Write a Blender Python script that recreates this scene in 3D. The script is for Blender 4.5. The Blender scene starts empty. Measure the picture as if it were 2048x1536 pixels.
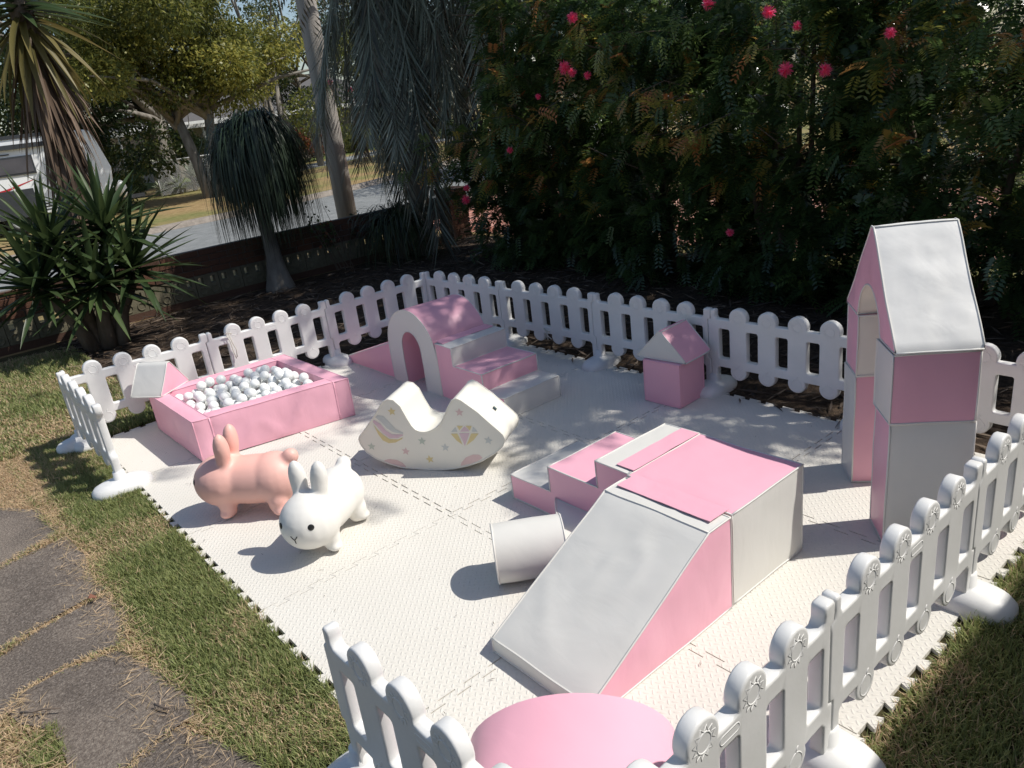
import bpy, bmesh, math, random
import numpy as np
from mathutils import Vector, Matrix, noise
from mathutils.geometry import delaunay_2d_cdt

random.seed(7)
rng = np.random.default_rng(11)
S = bpy.context.scene
COL = S.collection
R = math.radians
PI = math.pi

# ------------------------------------------------------------------ camera, sky, sun, exposure
cd = bpy.data.cameras.new('camera')
cd.sensor_width = 36.0
cd.lens = 1532.67 / 2048 * 36
cd.clip_end = 600
cam = bpy.data.objects.new('camera', cd)
COL.objects.link(cam)
cr = Vector((0.7557127912, -0.6438514467, -0.1198060588))
cu = Vector((0.3149340728, 0.1968832590, 0.9284683689))
cf = Vector((0.5742078953, 0.7393864327, -0.3515579562))
cam.matrix_world = Matrix(((cr.x, cu.x, -cf.x, -3.65774), (cr.y, cu.y, -cf.y, -5.69321), (cr.z, cu.z, -cf.z, 1.96405), (0, 0, 0, 1)))
S.camera = cam

SUN_AZ, SUN_EL = R(-41), R(51)
w = bpy.data.worlds.new('World')
S.world = w
w.use_nodes = True
wn = w.node_tree
wn.nodes.clear()
sky = wn.nodes.new('ShaderNodeTexSky')
sky.sky_type = 'NISHITA'
sky.sun_disc = False
sky.sun_elevation = SUN_EL
sky.sun_rotation = R(131)
sky.air_density = 1.0
sky.dust_density = 1.0
bg = wn.nodes.new('ShaderNodeBackground')
bg.inputs[1].default_value = 0.105
wo = wn.nodes.new('ShaderNodeOutputWorld')
wn.links.new(sky.outputs[0], bg.inputs[0])
wn.links.new(bg.outputs[0], wo.inputs[0])
sl = bpy.data.lights.new('sun', 'SUN')
sl.energy = 4.3
sl.angle = R(0.53)
sl.color = (1.0, 0.955, 0.88)
sun = bpy.data.objects.new('sun', sl)
COL.objects.link(sun)
sdir = Vector((math.cos(SUN_AZ) * math.cos(SUN_EL), math.sin(SUN_AZ) * math.cos(SUN_EL), math.sin(SUN_EL)))
sun.rotation_euler = sdir.to_track_quat('Z', 'Y').to_euler()
sun.location = (6, -6, 12)
S.view_settings.view_transform = 'Standard'
S.view_settings.look = 'None'
S.view_settings.exposure = 0.12
S.view_settings.gamma = 1.0
S.view_settings.use_curve_mapping = False
S.cycles.max_bounces = 8
S.cycles.transparent_max_bounces = 8

# ------------------------------------------------------------------ helpers
def tag(o, label=None, cat=None, group=None, kind=None):
    if label: o['label'] = label
    if cat: o['category'] = cat
    if group: o['group'] = group
    if kind: o['kind'] = kind
    return o

def thing(name, label, cat, loc=(0, 0, 0), group=None, rotz=0.0):
    o = bpy.data.objects.new(name, None)
    COL.objects.link(o)
    o.location = loc
    o.rotation_euler = (0, 0, rotz)
    o.empty_display_size = 0.1
    return tag(o, label, cat, group)

def mesh_np(name, V, F, mat=None, smooth=False, tint=None):
    V = np.asarray(V, dtype=np.float32)
    me = bpy.data.meshes.new(name)
    if isinstance(F, np.ndarray):
        k = F.shape[1]
        n = F.shape[0]
        me.vertices.add(len(V))
        me.vertices.foreach_set('co', V.ravel())
        me.loops.add(n * k)
        me.loops.foreach_set('vertex_index', F.astype(np.int32).ravel())
        me.polygons.add(n)
        me.polygons.foreach_set('loop_start', np.arange(0, n * k, k, dtype=np.int32))
        me.polygons.foreach_set('loop_total', np.full(n, k, dtype=np.int32))
        me.update(calc_edges=True)
    else:
        me.from_pydata([tuple(v) for v in V.tolist()], [], F)
        me.update()
    if mat is not None:
        me.materials.append(mat)
    if smooth:
        me.polygons.foreach_set('use_smooth', np.ones(len(me.polygons), dtype=bool))
    if tint is not None:
        a = me.attributes.new('tint', 'FLOAT', 'POINT')
        a.data.foreach_set('value', np.asarray(tint, dtype=np.float32))
    return me

def link(name, me, parent=None, loc=None):
    o = bpy.data.objects.new(name, me)
    COL.objects.link(o)
    if parent is not None:
        o.parent = parent
    if loc is not None:
        o.location = loc
    return o

def piece(name, V, F, mat, parent=None, smooth=False, tint=None):
    """world-space vertices; stored relative to the parent's location (parents here have no rotation)"""
    V = np.asarray(V, dtype=np.float64)
    if parent is not None:
        V = V - np.array(parent.location)
    return link(name, mesh_np(name, V, F, mat, smooth, tint), parent)

def join(parts):
    Vs, Fs, n = [], [], 0
    for V, F in parts:
        Vs.append(np.asarray(V, dtype=np.float64))
        Fs += [tuple(i + n for i in f) for f in F]
        n += len(V)
    return np.concatenate(Vs), Fs

def box(x0, x1, y0, y1, z0, z1):
    V = [(x0, y0, z0), (x1, y0, z0), (x1, y1, z0), (x0, y1, z0), (x0, y0, z1), (x1, y0, z1), (x1, y1, z1), (x0, y1, z1)]
    F = [(0, 3, 2, 1), (4, 5, 6, 7), (0, 1, 5, 4), (1, 2, 6, 5), (2, 3, 7, 6), (3, 0, 4, 7)]
    return V, F

def tube(pts, rad, sides=6, closed=False, cap=True):
    P = [Vector(p) for p in pts]
    n = len(P)
    if not hasattr(rad, '__len__'):
        rad = [rad] * n
    V, F = [], []
    up = None
    for i, p in enumerate(P):
        if closed:
            t = P[(i + 1) % n] - P[i - 1]
        else:
            t = P[min(i + 1, n - 1)] - P[max(i - 1, 0)]
        if t.length < 1e-9:
            t = Vector((0, 0, 1))
        t.normalize()
        if up is None:
            up = Vector((0, 0, 1)) if abs(t.z) < 0.9 else Vector((1, 0, 0))
        a = t.cross(up)
        if a.length < 1e-6:
            a = t.orthogonal()
        a.normalize()
        b = a.cross(t)
        up = b
        for k in range(sides):
            th = 2 * PI * k / sides
            V.append(p + (a * math.cos(th) + b * math.sin(th)) * rad[i])
    m = n if closed else n - 1
    for i in range(m):
        j = (i + 1) % n
        for k in range(sides):
            l = (k + 1) % sides
            F.append((i * sides + k, i * sides + l, j * sides + l, j * sides + k))
    if cap and not closed:
        F.append(tuple(range(sides - 1, -1, -1)))
        F.append(tuple((n - 1) * sides + k for k in range(sides)))
    return [tuple(v) for v in V], F

def inside(pt, poly):
    x, y = pt
    c = False
    j = len(poly) - 1
    for i in range(len(poly)):
        xi, yi = poly[i]
        xj, yj = poly[j]
        if (yi > y) != (yj > y) and x < (xj - xi) * (y - yi) / (yj - yi) + xi:
            c = not c
        j = i
    return c

def inside_np(P, poly):
    x, y = P[:, 0], P[:, 1]
    c = np.zeros(len(P), bool)
    j = len(poly) - 1
    for i in range(len(poly)):
        xi, yi = poly[i]
        xj, yj = poly[j]
        if yi != yj:
            c ^= ((yi > y) != (yj > y)) & (x < (xj - xi) * (y - yi) / (yj - yi) + xi)
        j = i
    return c

def resample(poly, s):
    out = []
    n = len(poly)
    for i in range(n):
        a, b = Vector(poly[i]), Vector(poly[(i + 1) % n])
        k = max(1, int(math.ceil((b - a).length / s)))
        for j in range(k):
            out.append(a.lerp(b, j / k))
    return out

def seg_dist(P, poly):
    d = np.full(len(P), 1e9)
    n = len(poly)
    for i in range(n):
        a, b = np.array(poly[i]), np.array(poly[(i + 1) % n])
        ab = b - a
        t = np.clip(((P - a) @ ab) / max(ab @ ab, 1e-12), 0, 1)
        d = np.minimum(d, np.linalg.norm(P - (a + t[:, None] * ab), axis=1))
    return d

def fill2d(loops, s=None):
    """triangulate outline loops (first outer, rest holes); returns 2D verts and triangles"""
    pts, edges = [], []
    for lp in loops:
        b = len(pts)
        n = len(lp)
        pts += [Vector((p[0], p[1])) for p in lp]
        edges += [(b + i, b + (i + 1) % n) for i in range(n)]
    if s:
        xs = [p.x for p in pts]
        ys = [p.y for p in pts]
        gx = np.arange(min(xs) + s / 2, max(xs), s)
        gy = np.arange(min(ys) + s / 2, max(ys), s)
        if len(gx) and len(gy):
            G = np.stack(np.meshgrid(gx, gy), -1).reshape(-1, 2)
            G = G + rng.uniform(-.18 * s, .18 * s, G.shape)
            ok = inside_np(G, loops[0])
            for h in loops[1:]:
                ok &= ~inside_np(G, h)
            G = G[ok]
            if len(G):
                d = np.min([seg_dist(G, lp) for lp in loops], axis=0)
                for g in G[d > .45 * s]:
                    pts.append(Vector((float(g[0]), float(g[1]))))
    res = delaunay_2d_cdt(pts, edges, [], 0, 1e-7)
    V = [(v.x, v.y) for v in res[0]]
    T = []
    for f in res[2]:
        c = (sum(V[i][0] for i in f) / len(f), sum(V[i][1] for i in f) / len(f))
        if inside(c, loops[0]) and not any(inside(c, h) for h in loops[1:]):
            T.append(tuple(f))
    return V, T

# ------------------------------------------------------------------ materials
def new_mat(name):
    m = bpy.data.materials.new(name)
    m.use_nodes = True
    nt = m.node_tree
    return m, nt, nt.nodes['Principled BSDF'], nt.nodes['Material Output']

def srgb(r, g, b):
    f = lambda c: (c / 12.92 if c <= .04045 else ((c + .055) / 1.055) ** 2.4)
    return (f(r / 255), f(g / 255), f(b / 255), 1)

def noise_node(nt, scale, detail=4, rough=.6, coord='Object', stretch=None):
    tc = nt.nodes.new('ShaderNodeTexCoord')
    n = nt.nodes.new('ShaderNodeTexNoise')
    n.inputs['Scale'].default_value = scale
    n.inputs['Detail'].default_value = detail
    n.inputs['Roughness'].default_value = rough
    src = tc.outputs[coord]
    if stretch:
        mp = nt.nodes.new('ShaderNodeMapping')
        mp.inputs['Scale'].default_value = stretch
        nt.links.new(src, mp.inputs[0])
        src = mp.outputs[0]
    nt.links.new(src, n.inputs['Vector'])
    return n

def ramp(nt, fac, stops):
    r = nt.nodes.new('ShaderNodeValToRGB')
    e = r.color_ramp.elements
    while len(e) < len(stops):
        e.new(.5)
    for el, (p, c) in zip(e, stops):
        el.position = p
        el.color = c if len(c) == 4 else (*c, 1)
    nt.links.new(fac, r.inputs[0])
    return r

def plain(name, stops, rough=.5, scale=4, detail=5, bump=0, bscale=60, spec=.5, coord='Object', stretch=None, nrough=.6):
    m, nt, b, out = new_mat(name)
    n = noise_node(nt, scale, detail, nrough, coord, stretch)
    if len(stops) == 2 and not isinstance(stops[0][1], (tuple, list)):
        stops = [(0.3, stops[0]), (0.7, stops[1])]
    r = ramp(nt, n.outputs[0], stops)
    nt.links.new(r.outputs[0], b.inputs['Base Color'])
    b.inputs['Roughness'].default_value = rough
    b.inputs['Specular IOR Level'].default_value = spec
    if bump:
        n2 = noise_node(nt, bscale, 4, .6, coord)
        bp = nt.nodes.new('ShaderNodeBump')
        bp.inputs['Strength'].default_value = bump
        bp.inputs['Distance'].default_value = .01
        nt.links.new(n2.outputs[0], bp.inputs['Height'])
        nt.links.new(bp.outputs[0], b.inputs['Normal'])
    return m

def vinyl(name, c, c2, rough=.42):
    m, nt, b, out = new_mat(name)
    n = noise_node(nt, 3.0, 4, .55)
    r = ramp(nt, n.outputs[0], [(.3, c), (.72, c2)])
    nt.links.new(r.outputs[0], b.inputs['Base Color'])
    b.inputs['Roughness'].default_value = rough
    b.inputs['Specular IOR Level'].default_value = .35
    n2 = noise_node(nt, 420, 2, .5)
    n3 = noise_node(nt, 5.5, 3, .5, stretch=(1.6, .7, .8))
    n3.inputs['Distortion'].default_value = .7
    mx = nt.nodes.new('ShaderNodeMath')
    mx.operation = 'MULTIPLY_ADD'
    mx.inputs[1].default_value = .06
    nt.links.new(n2.outputs[0], mx.inputs[0])
    nt.links.new(n3.outputs[0], mx.inputs[2])
    bp = nt.nodes.new('ShaderNodeBump')
    bp.inputs['Strength'].default_value = .2
    bp.inputs['Distance'].default_value = .012
    nt.links.new(mx.outputs[0], bp.inputs['Height'])
    nt.links.new(bp.outputs[0], b.inputs['Normal'])
    return m

def leaf_mat(name, stops, rough=.45, trans=.35, spec=.5):
    m, nt, b, out = new_mat(name)
    at = nt.nodes.new('ShaderNodeAttribute')
    at.attribute_name = 'tint'
    r = ramp(nt, at.outputs['Fac'], stops)
    nt.links.new(r.outputs[0], b.inputs['Base Color'])
    b.inputs['Roughness'].default_value = rough
    b.inputs['Specular IOR Level'].default_value = spec
    if trans:
        t = nt.nodes.new('ShaderNodeBsdfTranslucent')
        hs = nt.nodes.new('ShaderNodeHueSaturation')
        hs.inputs['Value'].default_value = 1.5
        hs.inputs['Hue'].default_value = .485
        nt.links.new(r.outputs[0], hs.inputs['Color'])
        nt.links.new(hs.outputs[0], t.inputs[0])
        mx = nt.nodes.new('ShaderNodeMixShader')
        mx.inputs[0].default_value = trans
        nt.links.new(b.outputs[0], mx.inputs[1])
        nt.links.new(t.outputs[0], mx.inputs[2])
        nt.links.new(mx.outputs[0], out.inputs[0])
    return m

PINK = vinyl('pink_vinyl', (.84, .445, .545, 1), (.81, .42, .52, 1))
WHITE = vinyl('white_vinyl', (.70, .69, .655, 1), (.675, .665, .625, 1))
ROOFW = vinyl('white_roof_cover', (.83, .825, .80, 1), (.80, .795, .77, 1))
CREAM = vinyl('cream_vinyl', (.80, .78, .70, 1), (.74, .72, .65, 1))  # rocker's own cream; on white castle faces it stands for bounced light
PLASTIC = plain('white_plastic', [(.3, (.78, .78, .77, 1)), (.75, (.69, .69, .675, 1))], .42, 5, 5, .05, 40)
BALLM, _nt, _b, _o = new_mat('ball_plastic')
_b.inputs['Base Color'].default_value = (.87, .88, .86, 1)
_b.inputs['Roughness'].default_value = .33
_b.inputs['Subsurface Weight'].default_value = .15
_b.inputs['Subsurface Radius'].default_value = (.02, .02, .02)
BLACK = plain('black_plastic', [(.3, (.012, .012, .012, 1)), (.7, (.02, .02, .02, 1))], .4)
BARK = plain('bark', [(.3, (.10, .075, .055, 1)), (.7, (.20, .16, .125, 1))], .9, 9, 6, .7, 40, .2, stretch=(1, 1, .25))
GREYBARK = plain('grey_bark', [(.3, (.13, .115, .10, 1)), (.7, (.30, .28, .25, 1))], .9, 7, 6, .6, 30, .2, stretch=(1, 1, .3))
DRYSTALK = plain('dry_stalk', [(.3, (.20, .14, .08, 1)), (.7, (.32, .25, .16, 1))], .8, 20)

# ------------------------------------------------------------------ ground, lawns, path, roads
def sheet(name, poly, z, mat, sub=0, kind='structure'):
    lp = [tuple(p) for p in poly]
    if sub:
        lp = [tuple(v) for v in resample([(p[0], p[1]) for p in lp], sub)]
    V, T = fill2d([lp], sub or None)
    o = link(name, mesh_np(name, [(x, y, z) for x, y in V], T, mat))
    o['kind'] = kind
    return o

def ground_mat(name, stops, scale, bump, bscale, rough=.95, big=None):
    m, nt, b, out = new_mat(name)
    n = noise_node(nt, scale, 8, .68)
    r = ramp(nt, n.outputs[0], stops)
    col = r.outputs[0]
    if big:
        n0 = noise_node(nt, big[0], 3, .5)
        r0 = ramp(nt, n0.outputs[0], [(.42, (0, 0, 0, 1)), (.62, (1, 1, 1, 1))])
        mx = nt.nodes.new('ShaderNodeMixRGB')
        nt.links.new(r0.outputs[0], mx.inputs[0])
        nt.links.new(col, mx.inputs[1])
        r2 = ramp(nt, n.outputs[0], big[1])
        nt.links.new(r2.outputs[0], mx.inputs[2])
        col = mx.outputs[0]
    nt.links.new(col, b.inputs['Base Color'])
    b.inputs['Roughness'].default_value = rough
    b.inputs['Specular IOR Level'].default_value = .2
    n2 = noise_node(nt, bscale, 6, .7)
    bp = nt.nodes.new('ShaderNodeBump')
    bp.inputs['Strength'].default_value = bump
    bp.inputs['Distance'].default_value = .02
    nt.links.new(n2.outputs[0], bp.inputs['Height'])
    nt.links.new(bp.outputs[0], b.inputs['Normal'])
    return m

LAWN_SOIL = ground_mat('lawn_soil', [(.3, (.035, .032, .014, 1)), (.7, (.10, .085, .04, 1))], 9, .8, 60)
VERGE = ground_mat('dry_verge', [(.3, (.20, .135, .06, 1)), (.7, (.40, .29, .15, 1))], 5, .8, 40,
                   big=(.35, [(.3, (.12, .13, .04, 1)), (.7, (.26, .24, .10, 1))]))
MULCH = ground_mat('mulch', [(.3, (.022, .016, .012, 1)), (.5, (.06, .042, .03, 1)), (.72, (.15, .105, .07, 1))], 22, 1.0, 70)
ASPHALT = ground_mat('asphalt', [(.3, (.17, .18, .18, 1)), (.7, (.26, .27, .27, 1))], 3, .5, 90, .85)
CONC = ground_mat('aggregate_concrete', [(.3, (.075, .062, .052, 1)), (.5, (.165, .138, .118, 1)), (.66, (.32, .275, .235, 1))], 95, .8, 110, .9,
                  big=(2.6, [(.3, (.13, .105, .088, 1)), (.5, (.24, .20, .168, 1)), (.68, (.38, .33, .275, 1))]))
KERB = ground_mat('kerb_concrete', [(.3, (.19, .165, .14, 1)), (.7, (.33, .29, .25, 1))], 8, .4, 60)
GREEN_LAWN = ground_mat('far_lawn', [(.3, (.06, .09, .02, 1)), (.7, (.14, .17, .05, 1))], 4, .6, 30)

g = sheet('ground', [(-140, -60), (160, -60), (160, 200), (-140, 200)], -.026, VERGE)
sheet('lawn', [(-9, -9), (9, -9), (9, -4.2), (-2.45, -4.2), (-2.45, 4.0), (-9, 4.0)], -.022, LAWN_SOIL)
sheet('garden_bed', [(-2.45, .1), (.05, .1), (.05, -4.6), (3.55, -4.9), (3.55, 4.05), (-2.45, 4.05)], -.018, MULCH)

def strip(name, line, wl, wr, z, mat, kind='structure'):
    V = []
    n = len(line)
    for i in range(n):
        a, b = Vector(line[max(i - 1, 0)]), Vector(line[min(i + 1, n - 1)])
        t = (b - a).normalized()
        p = Vector(line[i])
        nn = Vector((-t.y, t.x))
        l, r = p + nn * wl, p - nn * wr
        V += [(l.x, l.y, z), (r.x, r.y, z)]
    F = [(2 * i, 2 * i + 1, 2 * i + 3, 2 * i + 2) for i in range(n - 1)]
    o = link(name, mesh_np(name, V, F, mat))
    if kind: o['kind'] = kind
    return o

kerb_line = [(-60, 10.5), (-20, 12.1), (-6, 12.85), (1.3, 13.3), (4.4, 13.6), (7.4, 14.4), (10.2, 15.6), (14, 17.6), (24, 23.5), (60, 46)]
strip('road', kerb_line, 0, 6.2, -.020, ASPHALT)

def kerb(line, off, name):
    pts = []
    n = len(line)
    V, F = [], []
    for i in range(n):
        a, b = Vector(line[max(i - 1, 0)]), Vector(line[min(i + 1, n - 1)])
        t = (b - a).normalized()
        nn = Vector((-t.y, t.x))
        p = Vector(line[i]) + nn * off
        for dx, z in ((-.16, -.017), (-.08, -.005), (0, .09), (.16, .10), (.17, -.03)):
            q = p + nn * (dx if off >= 0 else -dx)
            V.append((q.x, q.y, z))
    for i in range(n - 1):
        for k in range(4):
            F.append((i * 5 + k, i * 5 + k + 1, (i + 1) * 5 + k + 1, (i + 1) * 5 + k))
    o = link(name, mesh_np(name, V, F, KERB))
    o['kind'] = 'structure'
kerb(kerb_line, .0, 'kerb')
kerb(kerb_line, -6.2, 'kerb')
strip('road', [(9.5, 27.0), (15, 29.4), (22, 32.0), (60, 46)], 1.2, 1.2, -.021, ASPHALT)
sheet('lawn', [(6, 32), (14, 31.5), (24, 36), (60, 52), (60, 60), (6, 45)], -.022, GREEN_LAWN)

# driveway of red clay pavers beyond the shrubs
PAVER = plain('clay_paver', [(.25, (.34, .13, .095, 1)), (.5, (.44, .19, .14, 1)), (.75, (.54, .30, .24, 1))], .85, 6, 6, .5, 90, .3, coord='Generated')
PAVER2 = plain('clay_paver_pale', [(.25, (.42, .20, .155, 1)), (.75, (.55, .31, .26, 1))], .85, 5, 6, .5, 90, .3, coord='Generated')
BRICKTEX, nt_, b_, o_ = new_mat('paver_field')
tc = nt_.nodes.new('ShaderNodeTexCoord')
mp = nt_.nodes.new('ShaderNodeMapping')
mp.inputs['Rotation'].default_value = (0, 0, R(20))
bt = nt_.nodes.new('ShaderNodeTexBrick')
bt.inputs['Scale'].default_value = 1
bt.inputs['Color1'].default_value = (.42, .18, .13, 1)
bt.inputs['Color2'].default_value = (.52, .28, .22, 1)
bt.inputs['Mortar'].default_value = (.20, .14, .10, 1)
bt.inputs['Brick Width'].default_value = .23
bt.inputs['Row Height'].default_value = .115
bt.inputs['Mortar Size'].default_value = .008
nt_.links.new(tc.outputs['Object'], mp.inputs[0])
nt_.links.new(mp.outputs[0], bt.inputs[0])
nt_.links.new(bt.outputs[0], b_.inputs['Base Color'])
b_.inputs['Roughness'].default_value = .85
drive = sheet('driveway', [(3.62, 7.4), (3.75, 3.4), (4.05, -3), (4.3, -9), (8.6, -9), (8.2, -2), (7.6, 8.2)], -.021, BRICKTEX)
pv = mesh_np('paver', *(lambda b: (b[0], b[1]))(box(-.11, .11, -.052, .052, 0, .05)), PAVER)
pv2 = mesh_np('paver', *(lambda b: (b[0], b[1]))(box(-.11, .11, -.052, .052, 0, .05)), PAVER2)
cnt = 0
for j in range(30):
    for i in range(12):
        x = 3.85 + i * .228 + (.114 if j % 2 else 0)
        y = 3.55 + j * .112
        if x > 5.9 or cnt >= 270:
            continue
        o = link('paver', pv if random.random() < .6 else pv2, drive, (x, y, -.055 + random.uniform(-.002, .003) + .021 + .021))
        o.rotation_euler = (0, 0, random.uniform(-.02, .02))
        cnt += 1

PBED = ground_mat('path_bed', [(.3, (.09, .065, .042, 1)), (.7, (.22, .165, .11, 1))], 30, .9, 90)
sheet('soil', [(-4.8, .4), (-3.5, .1), (-3.30, -.8), (-3.28, -2.3), (-3.2, -3.4), (-3.1, -4.3), (-3.9, -4.6), (-4.8, -3)], -.0195, PBED)
# garden path of old concrete slabs
path = bpy.data.objects.new('path', None)
COL.objects.link(path)
tag(path, 'weathered grey concrete slab path beside the lawn strip', None, None, 'structure')
SL = [
    [(-4.6, .25), (-3.62, -.30), (-3.42, -.62), (-3.36, -1.07), (-3.69, -1.18), (-4.8, -1.5)],
    [(-4.8, -1.55), (-3.69, -1.215), (-3.365, -1.15), (-3.335, -1.45), (-3.365, -1.75), (-3.335, -1.90), (-3.525, -1.95), (-3.63, -1.965), (-3.79, -2.03), (-4.8, -2.35)],
    [(-4.8, -2.42), (-3.80, -2.09), (-3.635, -2.02), (-3.525, -2.0), (-3.335, -1.965), (-3.32, -2.2), (-3.387, -2.43), (-3.595, -2.385), (-3.77, -2.41), (-3.90, -2.6), (-4.8, -2.9)],
    [(-3.83, -2.52), (-3.765, -2.455), (-3.595, -2.43), (-3.39, -2.475), (-3.33, -2.80), (-3.285, -3.02), (-3.315, -3.10), (-3.455, -3.115), (-3.60, -3.18), (-3.70, -3.2), (-3.705, -2.92), (-3.70, -2.77), (-3.79, -2.65)],
    [(-3.62, -3.30), (-3.545, -3.185), (-3.46, -3.14), (-3.36, -3.14), (-3.315, -3.27), (-3.22, -3.5), (-3.20, -4.1), (-3.30, -4.4), (-3.75, -4.2)],
]
for k, poly in enumerate(SL):
    c = np.mean(poly, axis=0)
    pr = [tuple(c + (np.array(p) - c) * (1 + .012 / max(.1, np.linalg.norm(np.array(p) - c)))) for p in poly]
    lp = [(p.x + .012 * noise.noise((p.x * 9, p.y * 9, k)), p.y + .012 * noise.noise((p.x * 9, p.y * 9, k + 9))) for p in resample(pr, .035)]
    V2, T2 = fill2d([lp], .07)
    top = [(x, y, -.010 + .005 * noise.noise((x * 2.2, y * 2.2, k)) + .003 * k % .006) for x, y in V2]
    n = len(lp)
    rim = [(x, y, -.03) for x, y in lp]
    Vt = top + rim
    Ft = [tuple(t) for t in T2]
    piece('slab', Vt, Ft, CONC, path, True)

# ------------------------------------------------------------------ play fence
def fence_loops():
    g = .0018
    pts = []
    def arc(cx, cz, r, a0, a1, n=12):
        return [(cx + r * math.cos(a0 + (a1 - a0) * i / n), cz + r * math.sin(a0 + (a1 - a0) * i / n)) for i in range(n + 1)]
    # bottom, left to right
    pts += [(g, .062), (.045, .062), (.045, .17), (.06, .185)]
    for c in (.2, .4, .6, .8):
        a = math.asin((.185 - .168) / .058)
        pts += arc(c, .168, .058, PI - a, 2 * PI + a)
    pts += [(.94, .185), (.955, .17), (.955, .062), (1 - g, .062), (1 - g, .233), (.98 - g, .24), (.98 - g, .497), (1 - g, .503), (1 - g, .562), (.992, .57), (.955, .57), (.947, .562), (.947, .525), (.935, .51)]
    for c in (.8, .6, .4, .2):
        a = math.asin((.51 - .53) / .062)
        pts += arc(c, .53, .062, a, PI - a)
    pts += [(.045, .51), (.034, .525), (.034, .56), (.027, .57), (.008, .57), (g, .562), (g, .505), (-.02 + g, .499), (-.02 + g, .238), (g, .231)]
    holes = []
    for c in (.1, .3, .5, .7, .9):
        h = []
        x0, x1, z0, z1, r = c - .039, c + .039, .245, .447, .012
        for cx, cz, a0 in ((x1 - r, z0 + r, -PI / 2), (x1 - r, z1 - r, 0), (x0 + r, z1 - r, PI / 2), (x0 + r, z0 + r, PI)):
            h += arc(cx, cz, r, a0, a0 + PI / 2, 3)
        holes.append(h)
    # drop coincident points
    out = [pts[0]]
    for p in pts[1:]:
        if math.dist(p, out[-1]) > .0012:
            out.append(p)
    return out, holes

def offset(lp, d):
    """move a CCW loop inwards by d"""
    n = len(lp)
    out = []
    for i in range(n):
        a, b, c = Vector(lp[i - 1]), Vector(lp[i]), Vector(lp[(i + 1) % n])
        t1, t2 = (b - a).normalized(), (c - b).normalized()
        n1, n2 = Vector((-t1.y, t1.x)), Vector((-t2.y, t2.x))
        m = n1 + n2
        if m.length < 1e-6:
            m = n1
        m.normalize()
        k = d / max(.55, m.dot(n1))
        q = b + m * k
        out.append((q.x, q.y))
    return out

def solid_board(loops, th, r):
    """rounded board: loops[0] CCW outer, holes CW (inset direction = into the material)"""
    V, F = [], []
    def dens(lp):
        return [tuple(p) for p in resample(lp, .03)]
    L0 = [dens(lp) for lp in loops]
    rings = [(r, th / 2), (r * .35, th / 2 - r * .12), (0.0, th / 2 - r * .75), (0.0, -th / 2 + r * .75), (r * .35, -th / 2 + r * .12), (r, -th / 2)]
    base = []
    for li, lp in enumerate(L0):
        rr = []
        for d, y in rings:
            q = offset(lp, d)
            rr.append(len(V))
            V += [(x, y, z) for x, z in q]
        base.append((rr, len(lp)))
        n = len(lp)
        for k in range(len(rings) - 1):
            for i in range(n):
                j = (i + 1) % n
                F.append((rr[k] + i, rr[k] + j, rr[k + 1] + j, rr[k + 1] + i))
    ins = [offset(lp, r) for lp in L0]
    P2, T = fill2d(ins)
    flat = [p for lp in ins for p in lp]
    idx = {}
    for sgn, kr in ((1, 0), (-1, len(rings) - 1)):
        mp_ = []
        lut = {}
        for (rr, n), lp in zip(base, ins):
            for i, p in enumerate(lp):
                lut[(round(p[0], 6), round(p[1], 6))] = rr[kr] + i
        for p in P2:
            key = (round(p[0], 6), round(p[1], 6))
            if key in lut:
                mp_.append(lut[key])
            else:
                bd, bi = 1e9, None
                for kk, vv in lut.items():
                    dd = (kk[0] - p[0]) ** 2 + (kk[1] - p[1]) ** 2
                    if dd < bd:
                        bd, bi = dd, vv
                mp_.append(bi)
        for t in T:
            f = tuple(mp_[i] for i in t)
            if len(set(f)) == 3:
                F.append(f if sgn < 0 else f[::-1])
    return V, F

fo, fh = fence_loops()
fh = [h[::-1] for h in fh]
TH = .046
BV, BF = solid_board([fo] + fh, TH, .009)
BOARD = mesh_np('panel_board', BV, BF, PLASTIC, True)
for p in BOARD.polygons:
    if abs(p.normal.y) > .98 and p.area > .0004:
        p.use_smooth = False

def emblem_sun():
    parts = []
    for sy in (1,):
        y = -.0012
        ring = [(.027 * math.cos(a), y, .027 * math.sin(a)) for a in np.linspace(0, 2 * PI, 20, endpoint=False)]
        parts.append(tube(ring, .0032, 5, True))
        star = []
        for k in range(24):
            rr = .045 if k % 2 else .029
            a = 2 * PI * k / 24
            star.append((rr * math.cos(a), y, rr * math.sin(a)))
        parts.append(tube(star, .0026, 5, True))
    return join(parts)
def emblem_fruit():
    parts = []
    for sy in (1,):
        y = -.0012
        ring = [((.031 + .004 * math.cos(2 * a)) * math.cos(a), y, .036 * math.sin(a) - .004) for a in np.linspace(0, 2 * PI, 20, endpoint=False)]
        parts.append(tube(ring, .003, 5, True))
        parts.append(tube([(0, y, .029), (.004, y, .043), (.012, y, .051)], .0028, 5))
    return join(parts)
def emblem_pill():
    parts = []
    for sy in (1,):
        y = -.0012
        lp = []
        for cx, a0 in ((.028, -PI / 2), (-.028, PI / 2)):
            for k in range(7):
                a = a0 + PI * k / 6
                lp.append((cx + .012 * math.cos(a), y, .012 * math.sin(a)))
        parts.append(tube(lp, .0026, 5, True))
    return join(parts)
SUNM = mesh_np('sun_emblem', *emblem_sun(), PLASTIC, True)
FRUITM = mesh_np('fruit_emblem', *emblem_fruit(), PLASTIC, True)
PILLM = mesh_np('label_recess', *emblem_pill(), PLASTIC, True)

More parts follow.
